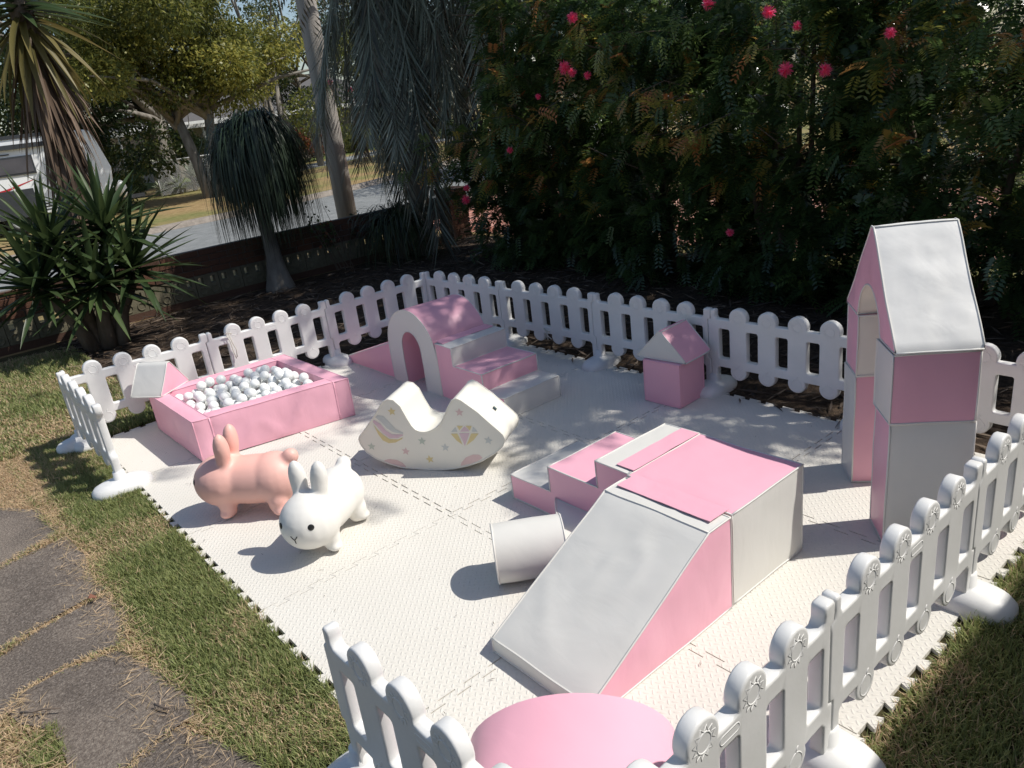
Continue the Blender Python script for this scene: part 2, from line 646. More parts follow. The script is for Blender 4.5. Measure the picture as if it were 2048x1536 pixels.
def foot_mesh():
    prof = [(0, .175, .098), (.012, .178, .10), (.035, .174, .097), (.055, .155, .085), (.068, .12, .066), (.074, .075, .05), (.078, .05, .044), (.082, .036, .036), (.125, .033, .033), (.128, .0, .0)]
    V, F = [], []
    n = 28
    for z, a, b in prof:
        for k in range(n):
            t = 2 * PI * k / n
            c, s_ = math.cos(t), math.sin(t)
            e = .78
            V.append((b * math.copysign(abs(c) ** e, c), a * math.copysign(abs(s_) ** e, s_), z))
    for i in range(len(prof) - 1):
        for k in range(n):
            l = (k + 1) % n
            F.append((i * n + k, i * n + l, (i + 1) * n + l, (i + 1) * n + k))
    return V, F
FOOT = mesh_np('foot', *foot_mesh(), PLASTIC, True)

def fence_panel(a, b, label, h=1.0, end_foot=False, zoff=-.012, faces=(1, -1)):
    a, b = Vector((a[0], a[1], zoff)), Vector((b[0], b[1], zoff))
    d = b - a
    L = d.length
    t = thing('fence_panel', label, 'fence panel', a, 'white plastic play fence panels', math.atan2(d.y, d.x))
    t.scale = (L, 1, h)
    link('panel_board', BOARD, t)
    for sg in faces:
        y = sg * TH / 2
        for c in (.2, .4, .6, .8):
            link('sun_emblem', SUNM, t, (c, y, .528)).scale = (1, sg, 1)
            link('fruit_emblem', FRUITM, t, (c, y, .165)).scale = (1, sg, 1)
        link('label_recess', PILLM, t, (.5, y, .48)).scale = (1, sg, 1)
    f = link('foot', FOOT, t, (0.012, 0, 0))
    f.scale = (1 / L, 1, 1)
    if end_foot:
        f = link('foot', FOOT, t, (.988, 0, 0))
        f.scale = (1 / L, 1, 1)
    return t

B_ = (.10, .22)
l1, l2, A_ = (-.945, .20), (-1.945, .215), (-2.955, .285)
b1, b2, b3, b4, b5 = (.155, -.81), (.205, -1.825), (.25, -2.815), (.28, -3.80), (.26, -4.79)
D_, P1, P2 = (-2.985, -4.83), (-1.985, -4.815), (-.985, -4.815)
fence_panel(A_, l2, 'sunlit white picket panel behind the tilted prism, leftmost of the run behind the ball pit', .985)
fence_panel(l2, l1, 'white picket panel behind the ball pit with a loose cord hanging on it', .98)
fence_panel(l1, B_, 'white picket panel behind the pink ramp at the far corner', .98)
fence_panel(B_, b1, 'shaded white picket panel right behind the pink arch tunnel', .98)
fence_panel(b1, b2, 'shaded white picket panel behind the steps of the arch, string tied low', .98)
fence_panel(b2, b3, 'shaded white picket panel behind the small pink house', .98)
fence_panel(b3, b4, 'white picket panel between the small pink house and the tall castle', .98)
fence_panel(b4, b5, 'white picket panel partly hidden behind the tall castle at the right edge', .98, False)
t = fence_panel(A_, (-2.955, -.80), 'short end panel seen edge on at the left of the gateway', .985)
link('foot', FOOT, t, (.985, 0, .0))
fence_panel((-2.995, -3.815), D_, 'near white picket panel in shade, closest to the stone path at the bottom', 1.05)
fence_panel(D_, P1, 'nearest white picket panel at the bottom right, beyond the pink half cylinder', 1.05)
fence_panel(P1, P2, 'middle panel of the near right run of white pickets, beside the shaded lawn', 1.05)
fence_panel(P2, (.02, -4.815), 'white picket panel in front of the tall castle at the right edge', 1.05, True)

TWINE = plain('twine', [(.3, (.5, .47, .4, 1)), (.7, (.62, .6, .53, 1))], .8, 30)
tw = thing('cord', 'thin loose cord tied to the fence and hanging down behind the ball pit', 'cord', (-1.80, .165, .50))
Vc, Fc = join([tube([(-1.81, .168, .50), (-1.795, .165, .44), (-1.79, .166, .36), (-1.78, .168, .30)], .0035, 5),
               tube([(-1.79, .168, .50), (-1.782, .165, .43), (-1.765, .166, .37), (-1.772, .168, .31)], .0035, 5),
               tube([(-1.83, .17, .505), (-1.80, .164, .515), (-1.77, .17, .50)], .0045, 5)])
piece('strand', Vc, Fc, TWINE, tw, True)
tw = thing('cord', 'short frayed cord knotted round the bottom rail of the back fence', 'cord', (.13, -1.34, .2))
Vc, Fc = join([tube([(.15, -1.29, .21), (.13, -1.33, .205), (.132, -1.37, .20)], .006, 5),
               tube([(.13, -1.34, .2), (.115, -1.37, .17), (.12, -1.40, .15)], .004, 5),
               tube([(.13, -1.34, .2), (.118, -1.36, .165), (.115, -1.365, .14)], .004, 5)])
piece('strand', Vc, Fc, TWINE, tw, True)

# ------------------------------------------------------------------ foam play mat
FOAM, fn, fb, fo_ = new_mat('eva_foam')
tc = fn.nodes.new('ShaderNodeTexCoord')
mp = fn.nodes.new('ShaderNodeMapping')
mp.inputs['Rotation'].default_value = (0, 0, R(45))
mp.inputs['Scale'].default_value = (1 / .023,) * 3
fn.links.new(tc.outputs['Object'], mp.inputs[0])
sx = fn.nodes.new('ShaderNodeSeparateXYZ')
fn.links.new(mp.outputs[0], sx.inputs[0])
def M(op, a, b=None, c=None):
    n = fn.nodes.new('ShaderNodeMath')
    n.operation = op
    for i, v in enumerate((a, b, c)):
        if v is None: continue
        if isinstance(v, (int, float)):
            n.inputs[i].default_value = v
        else:
            fn.links.new(v, n.inputs[i])
    return n.outputs[0]
fx, fy = M('FLOOR', sx.outputs[0]), M('FLOOR', sx.outputs[1])
lx = M('SUBTRACT', M('SUBTRACT', sx.outputs[0], fx), .5)
ly = M('SUBTRACT', M('SUBTRACT', sx.outputs[1], fy), .5)
par = M('FLOORED_MODULO', M('ADD', fx, fy), 2.0)
ax = M('ADD', M('MULTIPLY', lx, M('SUBTRACT', 1.0, par)), M('MULTIPLY', ly, par))
ay = M('ADD', M('MULTIPLY', ly, M('SUBTRACT', 1.0, par)), M('MULTIPLY', lx, par))
e1 = M('ADD', M('POWER', M('ABSOLUTE', M('DIVIDE', ax, .52)), 2.0), M('POWER', M('ABSOLUTE', M('DIVIDE', ay, .17)), 2.0))
hgt = M('SMOOTH_MIN', M('MAXIMUM', M('SUBTRACT', 1.15, e1), 0.0), .8, .2)
bp = fn.nodes.new('ShaderNodeBump')
bp.inputs['Strength'].default_value = .55
bp.inputs['Distance'].default_value = .004
fn.links.new(hgt, bp.inputs['Height'])
fn.links.new(bp.outputs[0], fb.inputs['Normal'])
nn_ = noise_node(fn, 1.7, 4, .6)
rr_ = ramp(fn, nn_.outputs[0], [(.3, (.715, .69, .632, 1)), (.7, (.66, .634, .575, 1))])
fn.links.new(rr_.outputs[0], fb.inputs['Base Color'])
fb.inputs['Roughness'].default_value = .75
fb.inputs['Specular IOR Level'].default_value = .2

MX = [-2.9, -1.862, -.826, .205]
MY = [.215, -.745, -1.765, -2.735, -3.765, -4.87]
mat_ = thing('play_mat', 'white interlocking foam tile mat lying under all the toys', 'play mat', (-1.3, -2.3, 0))
def edge_path(n=9, depth=.03):
    """unit edge 0..1 with dovetail teeth pointing to +"""
    pts = [(0, 0)]
    for k in range(n):
        a, b = (k + .28) / n, (k + .72) / n
        f = .12 / n
        pts += [(a, 0), (a - f, depth), (b + f, depth), (b, 0)]
    pts.append((1, 0))
    return pts
EP = edge_path()
G = .0026
def tile_loop(i, j):
    x0, x1, y1, y0 = MX[i], MX[i + 1], MY[j], MY[j + 1]
    lp = []
    # bottom edge (y0) left->right: teeth out means -y
    def bottom():
        if j == 4:   # outer border: notched inwards
            return [(x0 + (x1 - x0) * t, y0 + d - .0) for t, d in EP]
        return [(x0 + (x1 - x0) * t, y0 + d + G) for t, d in EP]
    def right():
        return [(x1 + d - (G if i < 2 else 0), y0 + (y1 - y0) * t) for t, d in EP]
    def top():
        return [(x0 + (x1 - x0) * t, y1 + d - (G if j > 0 else 0)) for t, d in EP][::-1]
    def left():
        return [(x0 + d + (G if i > 0 else 0), y0 + (y1 - y0) * t) for t, d in EP][::-1]
    return bottom()[:-1] + right()[:-1] + top()[:-1] + left()[:-1]
def zmat(x, y):
    return -.003 + .003 * noise.noise((x * 1.3, y * 1.3, 3))
for i in range(3):
    for j in range(5):
        lp = tile_loop(i, j)
        V2, T2 = fill2d([lp], .12)
        n = len(V2)
        lift = random.uniform(-.001, .0014)
        tz = [zmat(x, y) + lift for x, y in V2]
        V = [(x, y, z) for (x, y), z in zip(V2, tz)]
        m = len(lp)
        V += [(x, y, zmat(x, y) + lift) for x, y in lp] + [(x, y, -.021) for x, y in lp]
        F = [tuple(t) for t in T2] + [(n + k, n + (k + 1) % m, n + m + (k + 1) % m, n + m + k) for k in range(m)]
        piece('foam_tile', V, F, FOAM, mat_)

# ------------------------------------------------------------------ soft foam blocks
def disp(p, amp=.0035, f=5.0):
    v = noise.noise_vector(Vector(p) * f)
    return np.array((v.x, v.y, v.z)) * amp

def folds(p):
    a_ = noise.noise(Vector((p[0] * 3.2 + 4, p[1] * 3.2, p[2] * 2.2)))
    r_ = max(0.0, 1 - abs(a_) * 7.0)
    m_ = min(1.0, max(0.0, noise.noise(Vector(p) * 1.9 + Vector((7, 3, 1))) * 2.2 + .25))
    return r_ * r_ * m_

def patch(name, poly3, nrm, mat, parent, s=.024, pillow=.006, wr=.004):
    nrm = np.array(nrm, float)
    nrm /= np.linalg.norm(nrm)
    P = np.array(poly3, float)
    o = P[0]
    a = P[1] - P[0]
    a /= np.linalg.norm(a)
    b = np.cross(nrm, a)
    lp = [((p - o) @ a, (p - o) @ b) for p in P]
    lr = [tuple(v) for v in resample(lp, s)]
    V2, T = fill2d([lr], s)
    d = seg_dist(np.array(V2), lp)
    V = []
    for (x, y), dd in zip(V2, d):
        p = o + a * x + b * y
        f = 1 - math.exp(-dd / .035)
        q = p + disp(p)
        wv = noise.noise(Vector(p) * 9.0) * wr * .5 + noise.noise(Vector((p[0] * 22, p[1] * 22, p[2] * 9))) * wr * .45 + folds(p) * wr * 1.3
        V.append(q + nrm * f * (pillow + wv))
    F = [tuple(t) for t in T]
    # orient
    t0 = F[0]
    nn = np.cross(np.array(V[t0[1]]) - V[t0[0]], np.array(V[t0[2]]) - V[t0[0]])
    if nn @ nrm < 0:
        F = [f[::-1] for f in F]
    return piece(name, V, F, mat, parent, True)

def band(name, chain, o, e, n, depth, mat, parent, s=.024, pillow=.004, wr=.003, out=1):
    """smooth strip swept from a chain of (u,z) profile points over the depth"""
    Z = np.array((0, 0, 1.0))
    pts = [chain[0]]
    for a, b in zip(chain[:-1], chain[1:]):
        k = max(1, int(math.ceil(math.dist(a, b) / s)))
        for j in range(1, k + 1):
            pts.append((a[0] + (b[0] - a[0]) * j / k, a[1] + (b[1] - a[1]) * j / k))
    m = len(pts)
    L = [0]
    for a, b in zip(pts[:-1], pts[1:]):
        L.append(L[-1] + math.dist(a, b))
    kd = max(2, int(math.ceil(depth / s)))
    V = []
    for i in range(m):
        a, b = pts[max(i - 1, 0)], pts[min(i + 1, m - 1)]
        du, dz = b[0] - a[0], b[1] - a[1]
        l = math.hypot(du, dz) or 1
        nr = (e * (dz / l) + Z * (-du / l)) * out
        for k in range(kd + 1):
            dd = depth * k / kd
            p = o + e * pts[i][0] + Z * pts[i][1] + n * dd
            dist = min(L[i], L[-1] - L[i], dd, depth - dd)
            f = 1 - math.exp(-dist / .035)
            wv = noise.noise(Vector(p) * 9.0) * wr * .5 + noise.noise(Vector(p) * 21) * wr * .4 + folds(p) * wr * 1.3
            V.append(p + disp(p) + nr * f * (pillow + wv))
    F = []
    for i in range(m - 1):
        for k in range(kd):
            F.append((i * (kd + 1) + k, i * (kd + 1) + k + 1, (i + 1) * (kd + 1) + k + 1, (i + 1) * (kd + 1) + k))
    if out < 0:
        F = [f[::-1] for f in F]
    return piece(name, V, F, mat, parent, True)

def seam(lines, parent, mat, r=.0042):
    parts = []
    for ln, closed in lines:
        pts = []
        n = len(ln)
        for i in range(n if closed else n - 1):
            a, b = np.array(ln[i]), np.array(ln[(i + 1) % n])
            k = max(1, int(np.linalg.norm(b - a) / .04))
            for j in range(k):
                p = a + (b - a) * j / k
                pts.append(p + disp(p))
        if not closed:
            p = np.array(ln[-1])
            pts.append(p + disp(p))
        parts.append(tube(pts, r, 5, closed))
    V, F = join(parts)
    return piece('piping', V, F, mat, parent, True)

def foam(t, o, ang, depth, prof, groups, near_mat, far_mat, pip=None, pillow=.006, wr=.004, near_name='side_panel', seams=True):
    """t: thing; profile CCW (u,z) seen from the near side; depth runs along n = z x e"""
    e = np.array((math.cos(R(ang)), math.sin(R(ang)), 0))
    n = np.array((-e[1], e[0], 0))
    o = np.array(o, float)
    Z = np.array((0, 0, 1.0))
    P = lambda q, d: o + e * q[0] + Z * q[1] + n * d
    N = len(prof)
    patch(near_name, [P(q, 0) for q in prof], -n, near_mat, t, pillow=pillow, wr=wr)
    patch(near_name, [P(q, depth) for q in prof], n, far_mat, t, pillow=pillow, wr=wr)
    lines = [([P(q, 0) for q in prof], True), ([P(q, depth) for q in prof], True)]
    for name, i0, i1, mt in groups:
        ch = [prof[k % N] for k in range(i0, i1 + 1)]
        band(name, ch, o, e, n, depth, mt, t, pillow=pillow * (.8 if len(ch) == 2 else .3), wr=wr)
        lines.append(([P(ch[0], 0), P(ch[0], depth)], False))
    if seams:
        seam(lines, t, pip or WHITE)
    return P

def block(t, o, ang, wdt, dep, z0, z1, front, side_r, back, side_l, top, pip=None, **k):
    prof = [(0, z0), (wdt, z0), (wdt, z1), (0, z1)]
    return foam(t, (o[0], o[1], 0), ang, dep, prof, [('base_panel', 0, 1, top), ('side_panel', 1, 2, side_r), ('top_panel', 2, 3, top), ('side_panel', 3, 4, side_l)], front, back, pip, near_name='front_panel', **k)

# near climbing set : cube, ramp, steps, wedge, cylinder
Z0 = .002
t = thing('foam_cube', 'pink topped white foam cube joining the near ramp and steps', 'foam block', (-1.29, -3.94, 0), 'soft play climbing set')
block(t, (-1.545, -3.685), -90, .515, .495, Z0, .405, WHITE, WHITE, WHITE, WHITE, PINK, pillow=.005, wr=.003)
def flap(t, c0, c1, dirv, width, drop, z, mat=PINK):
    """stitched cover strip lying from edge c0-c1 outwards"""
    c0, c1, dv = np.array((*c0, z)), np.array((*c1, z)), np.array((*dirv, 0.0))
    V, F = [], []
    nu, nv = 16, 4
    for th in (0, .003):
        for i in range(nu + 1):
            for j in range(nv + 1):
                p = c0 + (c1 - c0) * i / nu + dv * width * j / nv
                p[2] += th - drop * (j / nv) ** 2 + .0025 * noise.noise((p[0] * 14, p[1] * 14, 5))
                V.append(p)
    m = (nu + 1) * (nv + 1)
    for i in range(nu):
        for j in range(nv):
            a = i * (nv + 1) + j
            F.append((m + a, m + a + 1, m + a + nv + 2, m + a + nv + 1))
    def rim(idx):
        for a, b in zip(idx[:-1], idx[1:]):
            F.append((a, b, b + m, a + m))
    rim([j for j in range(nv + 1)])
    rim([nu * (nv + 1) + j for j in range(nv + 1)])
    rim([i * (nv + 1) + nv for i in range(nu + 1)])
    return piece('joining_flap', V, F, mat, t, False)
flap(t, (-1.53, -3.715), (-1.53, -4.175), (-1, 0), .115, .0, .4105)
flap(t, (-1.51, -3.69), (-1.06, -3.69), (0, 1), .10, .0, .412)

t = thing('foam_ramp', 'white foam ramp with pink sides, near the bottom right of the mat', 'foam ramp', (-1.95, -3.94, 0), 'soft play climbing set')
prof = [(0, Z0), (.79, Z0), (.79, .403), (.66, .400), (0, .062)]
foam(t, (-2.352, -4.205, 0), 0, .515, prof, [('base_panel', 0, 1, PINK), ('back_panel', 1, 2, PINK), ('top_panel', 2, 3, WHITE), ('slope_panel', 3, 4, WHITE), ('front_panel', 4, 5, WHITE)], PINK, PINK)

t = thing('foam_steps', 'three foam steps, white pink white, leading up to the near cube', 'foam steps', (-1.29, -3.26, 0), 'soft play climbing set')
prof = [(0, Z0), (.82, Z0), (.82, .405), (.535, .405), (.535, .270), (.255 + .035, .270), (.29, .137), (0, .137)]
prof = [(0, Z0), (.825, Z0), (.825, .405), (.63, .405), (.63, .272), (.297, .272), (.297, .137), (0, .137)]
foam(t, (-1.533, -2.852, 0), -90, .485, prof, [('base_panel', 0, 1, PINK), ('back_panel', 1, 2, PINK), ('tread', 2, 3, WHITE), ('riser', 3, 4, WHITE), ('tread', 4, 5, PINK), ('riser', 5, 6, PINK), ('tread', 6, 7, WHITE), ('riser', 7, 8, WHITE)], PINK, PINK)

t = thing('foam_wedge', 'low white triangular foam block tucked between the near steps and ramp', 'foam block', (-1.70, -3.55, 0), 'soft play climbing set')
tri = [(-1.542, -3.19), (-1.955, -3.672), (-1.542, -3.672)]
patch('top_panel', [(x, y, .118) for x, y in tri], (0, 0, 1), WHITE, t)
for a, b in ((0, 1), (1, 2), (2, 0)):
    pa, pb = tri[a], tri[b]
    nv = (pb[1] - pa[1], -(pb[0] - pa[0]), 0)
    c = np.mean(tri, axis=0)
    if np.dot(nv[:2], np.array(pa) - c) < 0: nv = (-nv[0], -nv[1], 0)
    patch('side_panel', [(*pa, Z0), (*pb, Z0), (*pb, .118), (*pa, .118)], nv, WHITE, t)
seam([([(x, y, .118) for x, y in tri], True)], t, WHITE)

t = thing('foam_cylinder', 'white foam cylinder lying on the mat beside the near ramp', 'foam cylinder', (-1.93, -3.43, 0), 'soft play climbing set')
rc = .128
ax_ = -34.5
circ = [(rc * math.cos(a), rc + Z0 + rc * math.sin(a)) for a in np.linspace(-PI / 2, 1.5 * PI, 40, endpoint=False)]
ca = np.array((math.cos(R(ax_)), math.sin(R(ax_)), 0))
# profile plane is square to the axis, depth along the axis
foam(t, (-2.045, -3.345, 0), ax_ - 90, .30, circ, [('round_panel', 0, 40, WHITE)], WHITE, WHITE, pillow=.003, wr=.003, near_name='end_panel')

# pink half cylinder in the near corner
t = thing('foam_half_cylinder', 'large pink foam half cylinder in the near fence corner', 'foam block', (-2.57, -4.35, 0), 'soft play climbing set')
hc = [(0, Z0), (.66, Z0)] + [(.33 + .33 * math.cos(a), .012 + .205 * math.sin(a)) for a in np.linspace(.05, PI - .05, 22)]
foam(t, (-2.955, -4.275, 0), -42.5, .36, hc, [('base_panel', 0, 1, PINK), ('round_panel', 1, 24, PINK)], PINK, PINK, PINK, pillow=.004, wr=.002, seams=False)

# far climbing set : ramp, arch tunnel, steps
t = thing('foam_ramp', 'pink foam ramp leading up to the arch tunnel by the far fence', 'foam ramp', (-.64, -.26, 0), 'soft play arch set')
prof = [(0, Z0), (.795, Z0), (.795, .045), (.03, .29), (0, .29)]
foam(t, (-.40, -.665, 0), 90, .475, prof, [('base_panel', 0, 1, PINK), ('front_panel', 1, 2, PINK), ('slope_panel', 2, 3, PINK), ('top_panel', 3, 4, PINK), ('back_panel', 4, 5, PINK)], PINK, PINK)

t = thing('arch_tunnel', 'pink foam arch tunnel with a white front, spotted with sunlight', 'foam arch', (-.65, -.99, 0), 'soft play arch set')
arch = [(0, Z0), (.19, Z0), (.192, .30)] + [(.32 - .128 * math.cos(a), .305 + .135 * math.sin(a)) for a in np.linspace(.12, PI - .12, 14)] + [(.448, .30), (.45, Z0), (.64, Z0), (.64, .28)]
k_in = len(arch) - 1
arch += [(.32 + .32 * math.cos(a), .28 + .32 * math.sin(a)) for a in np.linspace(.1, PI - .1, 24)] + [(0, .28)]
foam(t, (-.895, -.672, 0), -90, .475, arch, [('base_panel', 0, 1, PINK), ('inner_panel', 1, k_in - 2, PINK), ('base_panel', k_in - 2, k_in - 1, PINK), ('outer_cover', k_in - 1, len(arch), PINK)], WHITE, WHITE, WHITE, pillow=.003, wr=.003, near_name='end_panel')
flap(t, (-.88, -1.30), (-.425, -1.30), (0, -1), .095, .004, .412)

t = thing('foam_steps', 'three foam steps, white pink white, climbing to the pink arch tunnel', 'foam steps', (-.65, -1.68, 0), 'soft play arch set')
prof = [(0, Z0), (.725, Z0), (.725, .402), (.52, .402), (.52, .272), (.235, .272), (.235, .15), (0, .15)]
foam(t, (-.897, -2.05, 0), 90, -.0, prof, [], PINK, PINK, seams=False) if False else None
e_ = np.array((0, -1, 0.0))
prof = [(0, Z0), (.715, Z0), (.715, .147), (.505, .147), (.505, .272), (.19, .272), (.19, .402), (0, .402)]
foam(t, (-.897, -1.322, 0), -90, .485, prof, [('base_panel', 0, 1, PINK), ('riser', 1, 2, WHITE), ('tread', 2, 3, WHITE), ('riser', 3, 4, PINK), ('tread', 4, 5, PINK), ('riser', 5, 6, WHITE), ('tread', 6, 7, WHITE), ('back_panel', 7, 8, PINK)], PINK, PINK)

# small house
t = thing('foam_cube', 'small pink foam cube under the little gabled roof', 'foam block', (-.02, -2.72, 0), 'soft play house')
block(t, (-.152, -2.572), -87, .272, .262, Z0, .282, PINK, PINK, PINK, PINK, PINK, PINK)
def roof(t, o, ang, base, h, dep, z, endm, slopem):
    prof = [(0, z), (base, z), (base - .006, z + .012), (base / 2 + .012, z + h), (base / 2 - .012, z + h), (.006, z + .012)]
    foam(t, (o[0], o[1], 0), ang, dep, prof, [('base_panel', 0, 1, endm), ('slope_panel', 1, 3, slopem), ('slope_panel', 3, 6, slopem)], endm, endm, WHITE, near_name='gable_panel')
t = thing('foam_roof', 'little foam gable roof with pink slopes and a white gable, on the small cube', 'foam roof', (-.02, -2.70, .29), 'soft play house')
roof(t, (-.135, -2.505), -85, .365, .185, .285, .290, WHITE, PINK)

# prism tilted on the rim of the ball pit
t = thing('foam_roof', 'white sided foam prism with a pink end lying on the ball pit rim', 'foam roof', (-2.42, .0, .29), 'soft play house')
roof(t, (-2.462, -.16), 35, .315, .20, .255, .288, PINK, WHITE)

# castle gate
CE = np.array((.65, -.76)) / math.hypot(.65, .76)      # towards the right
CE2 = np.array((.76, .65)) / math.hypot(.76, .65)      # towards the far column
RF = np.array((-.805, -4.432))
LF = RF + CE2 * .735
aC = math.degrees(math.atan2(-CE2[1], -CE2[0]))
def castle_block(name, label, o, wdt, z0, z1, front, sider, back, sidel, dr=0):
    t = thing(name, label, 'foam block', (o[0], o[1], z0), 'soft play castle gate')
    block(t, o, aC + dr, wdt, .315, z0, z1, front, sider, back, sidel, front)
castle_block('foam_block', 'tall pink and white foam block, foot of the near castle column', RF + CE2 * .20, .20, Z0, .552, PINK, WHITE, PINK, WHITE)
castle_block('foam_block', 'squat foam block with a mauve pink side directly under the castle roof', RF + CE2 * .205 - CE * .008, .212, .558, .848, WHITE, PINK, WHITE, PINK, .8)
castle_block('foam_block', 'tall white foam block, foot of the far castle column by the fence', LF, .20, Z0, .552, WHITE, PINK, WHITE, PINK)
castle_block('foam_block', 'pink foam block on top of the far castle column', LF + CE * .006, .205, .558, .848, PINK, CREAM, PINK, CREAM, -1.2)  # inner face is white vinyl; cream puts pink bounced light into its colour
t = thing('foam_roof', 'tall white foam roof with a pink arched gable on top of the castle', 'foam roof', (LF[0], LF[1], .855), 'soft play castle gate')
zb = .856
prof = [(-.004, zb), (.19, zb)] + [(.367 - .165 * math.cos(a), zb + .01 + .165 * math.sin(a)) for a in np.linspace(.06, PI - .06, 12)] + [(.545, zb), (.745, zb), (.738, zb + .018), (.382, zb + .425), (.353, zb + .425), (.002, zb + .018)]
n0 = len(prof)
foam(t, (LF[0], LF[1], 0), aC, .315, prof, [('base_panel', 0, 1, PINK), ('arch_lining', 1, 14, CREAM), ('base_panel', 14, 15, PINK), ('slope_panel', 15, 17, ROOFW), ('slope_panel', 17, 20, ROOFW)], PINK, PINK, WHITE, pillow=.009, wr=.009, near_name='gable_panel')  # arch lining is white vinyl, coloured cream to carry the pink bounce

# ------------------------------------------------------------------ unicorn rocker
RP = np.array((-1.627, -2.207, 0.0))
t = thing('foam_rocker', 'cream rocking seat with two humps, printed with stars, a rainbow and a diamond', 'rocker', tuple(RP))
rp = [(-.004, .002), (-.172, .011), (-.25, .032), (-.333, .066), (-.385, .103), (-.415, .15), (-.423, .188), (-.412, .21), (-.385, .235), (-.325, .30), (-.274, .356), (-.24, .40), (-.213, .43), (-.184, .443), (-.15, .438), (-.115, .403), (-.09, .335), (-.067, .28), (-.047, .254), (-.02, .243), (.008, .24), (.03, .243), (.054, .252), (.09, .27), (.11, .287), (.135, .325), (.155, .36), (.178, .40), (.207, .44), (.232, .449), (.26, .436), (.30, .403), (.346, .366), (.404, .305), (.452, .257), (.474, .232), (.482, .205), (.467, .166), (.44, .138), (.415, .117), (.329, .067), (.24, .036), (.162, .018), (.08, .006)]
er = np.array((math.cos(R(-57)), math.sin(R(-57)), 0))
nr_ = np.array((-er[1], er[0], 0))
rp = rp[::1]
# orientation: make counter-clockwise
area = sum(rp[i - 1][0] * rp[i][1] - rp[i][0] * rp[i - 1][1] for i in range(len(rp)))
if area < 0:
    rp = rp[::-1]
N = len(rp)
foam(t, tuple(RP), -57, .27, rp, [('round_cover', 0, N, CREAM)], CREAM, CREAM, CREAM, pillow=.0, wr=.0, near_name='side_panel')
def ink(name, c):
    return plain(name, [(.3, c), (.7, tuple(v * .92 for v in c[:3]) + (1,))], .55, 12)
INK = {'y': ink('yellow_print', (.70, .585, .30, 1)), 'p': ink('pink_print', (.69, .51, .50, 1)), 'g': ink('green_print', (.50, .555, .48, 1)), 'b': ink('blue_print', (.56, .585, .57, 1)), 'l': ink('lilac_print', (.67, .50, .555, 1))}
def decal(name, poly, mat, par):
    """thin print on the near face"""
    c = np.mean(poly, axis=0)
    lp = [tuple(p) for p in resample(poly, .02)]
    V2, T = fill2d([lp])
    V = []
    for u, z in V2:
        p = RP + er * u + np.array((0, 0, 1.0)) * z
        V.append(p + disp(p) - nr_ * .0012)
    return piece(name, V, [tuple(f) for f in T], mat, par)
for u, z, c in [(-.171, .37, 'y'), (.239, .364, 'p'), (-.348, .144, 'g'), (-.018, .184, 'g'), (-.132, .118, 'p'), (.12, .148, 'b'), (.012, .07, 'y'), (.386, .195, 'b')]:
    a0 = random.uniform(-.25, .25)
    st = [(u + (.027 if k % 2 == 0 else .012) * math.sin(a0 + PI * k / 5), z + (.027 if k % 2 == 0 else .012) * math.cos(a0 + PI * k / 5)) for k in range(10)]
    decal('printed_star', st[::-1], INK[c], t)
DEC = {'grey': [[-0.284, 0.334], [-0.265, 0.345], [-0.231, 0.342], [-0.2, 0.304], [-0.169, 0.26], [-0.126, 0.237], [-0.131, 0.229], [-0.19, 0.24], [-0.224, 0.265], [-0.25, 0.303]],
       'pink': [[-0.296, 0.317], [-0.258, 0.292], [-0.233, 0.251], [-0.199, 0.226], [-0.129, 0.226], [-0.132, 0.219], [-0.169, 0.201], [-0.22, 0.203], [-0.258, 0.236], [-0.284, 0.275], [-0.306, 0.303]],
       'yellow': [[-0.307, 0.291], [-0.289, 0.258], [-0.256, 0.222], [-0.222, 0.195], [-0.168, 0.193], [-0.133, 0.208], [-0.142, 0.196], [-0.186, 0.173], [-0.232, 0.168], [-0.268, 0.186], [-0.289, 0.225], [-0.3, 0.267]],
       'cl': [[-0.289, 0.047], [-0.277, 0.056], [-0.247, 0.064], [-0.197, 0.059], [-0.166, 0.043], [-0.15, 0.022], [-0.151, 0.014], [-0.193, 0.020], [-0.253, 0.036]],
       'cr': [[0.199, 0.036], [0.205, 0.056], [0.237, 0.09], [0.282, 0.107], [0.319, 0.106], [0.338, 0.088], [0.319, 0.073], [0.263, 0.05]],
       'gl': [[0.171, 0.245], [0.201, 0.275], [0.209, 0.245]], 'y1': [[0.21, 0.282], [0.248, 0.281], [0.222, 0.254]], 'p1': [[0.257, 0.279], [0.224, 0.246], [0.283, 0.247]],
       'y2': [[0.263, 0.282], [0.3, 0.281], [0.285, 0.252]], 'gr': [[0.307, 0.277], [0.331, 0.246], [0.295, 0.245]],
       'yl': [[0.166, 0.234], [0.207, 0.235], [0.228, 0.167], [0.197, 0.191]], 'p2': [[0.217, 0.237], [0.281, 0.238], [0.241, 0.159]], 'yr': [[0.29, 0.235], [0.335, 0.236], [0.3, 0.196], [0.251, 0.163]]}
for k, c, nm in (('grey', 'b', 'rainbow_band'), ('pink', 'l', 'rainbow_band'), ('yellow', 'y', 'rainbow_band'), ('cl', 'p', 'printed_cloud'), ('cr', 'p', 'printed_cloud'), ('gl', 'b', 'diamond_facet'), ('y1', 'y', 'diamond_facet'), ('p1', 'l', 'diamond_facet'), ('y2', 'y', 'diamond_facet'), ('gr', 'b', 'diamond_facet'), ('yl', 'y', 'diamond_facet'), ('p2', 'l', 'diamond_facet'), ('yr', 'y', 'diamond_facet')):
    decal(nm, DEC[k], INK[c], t)
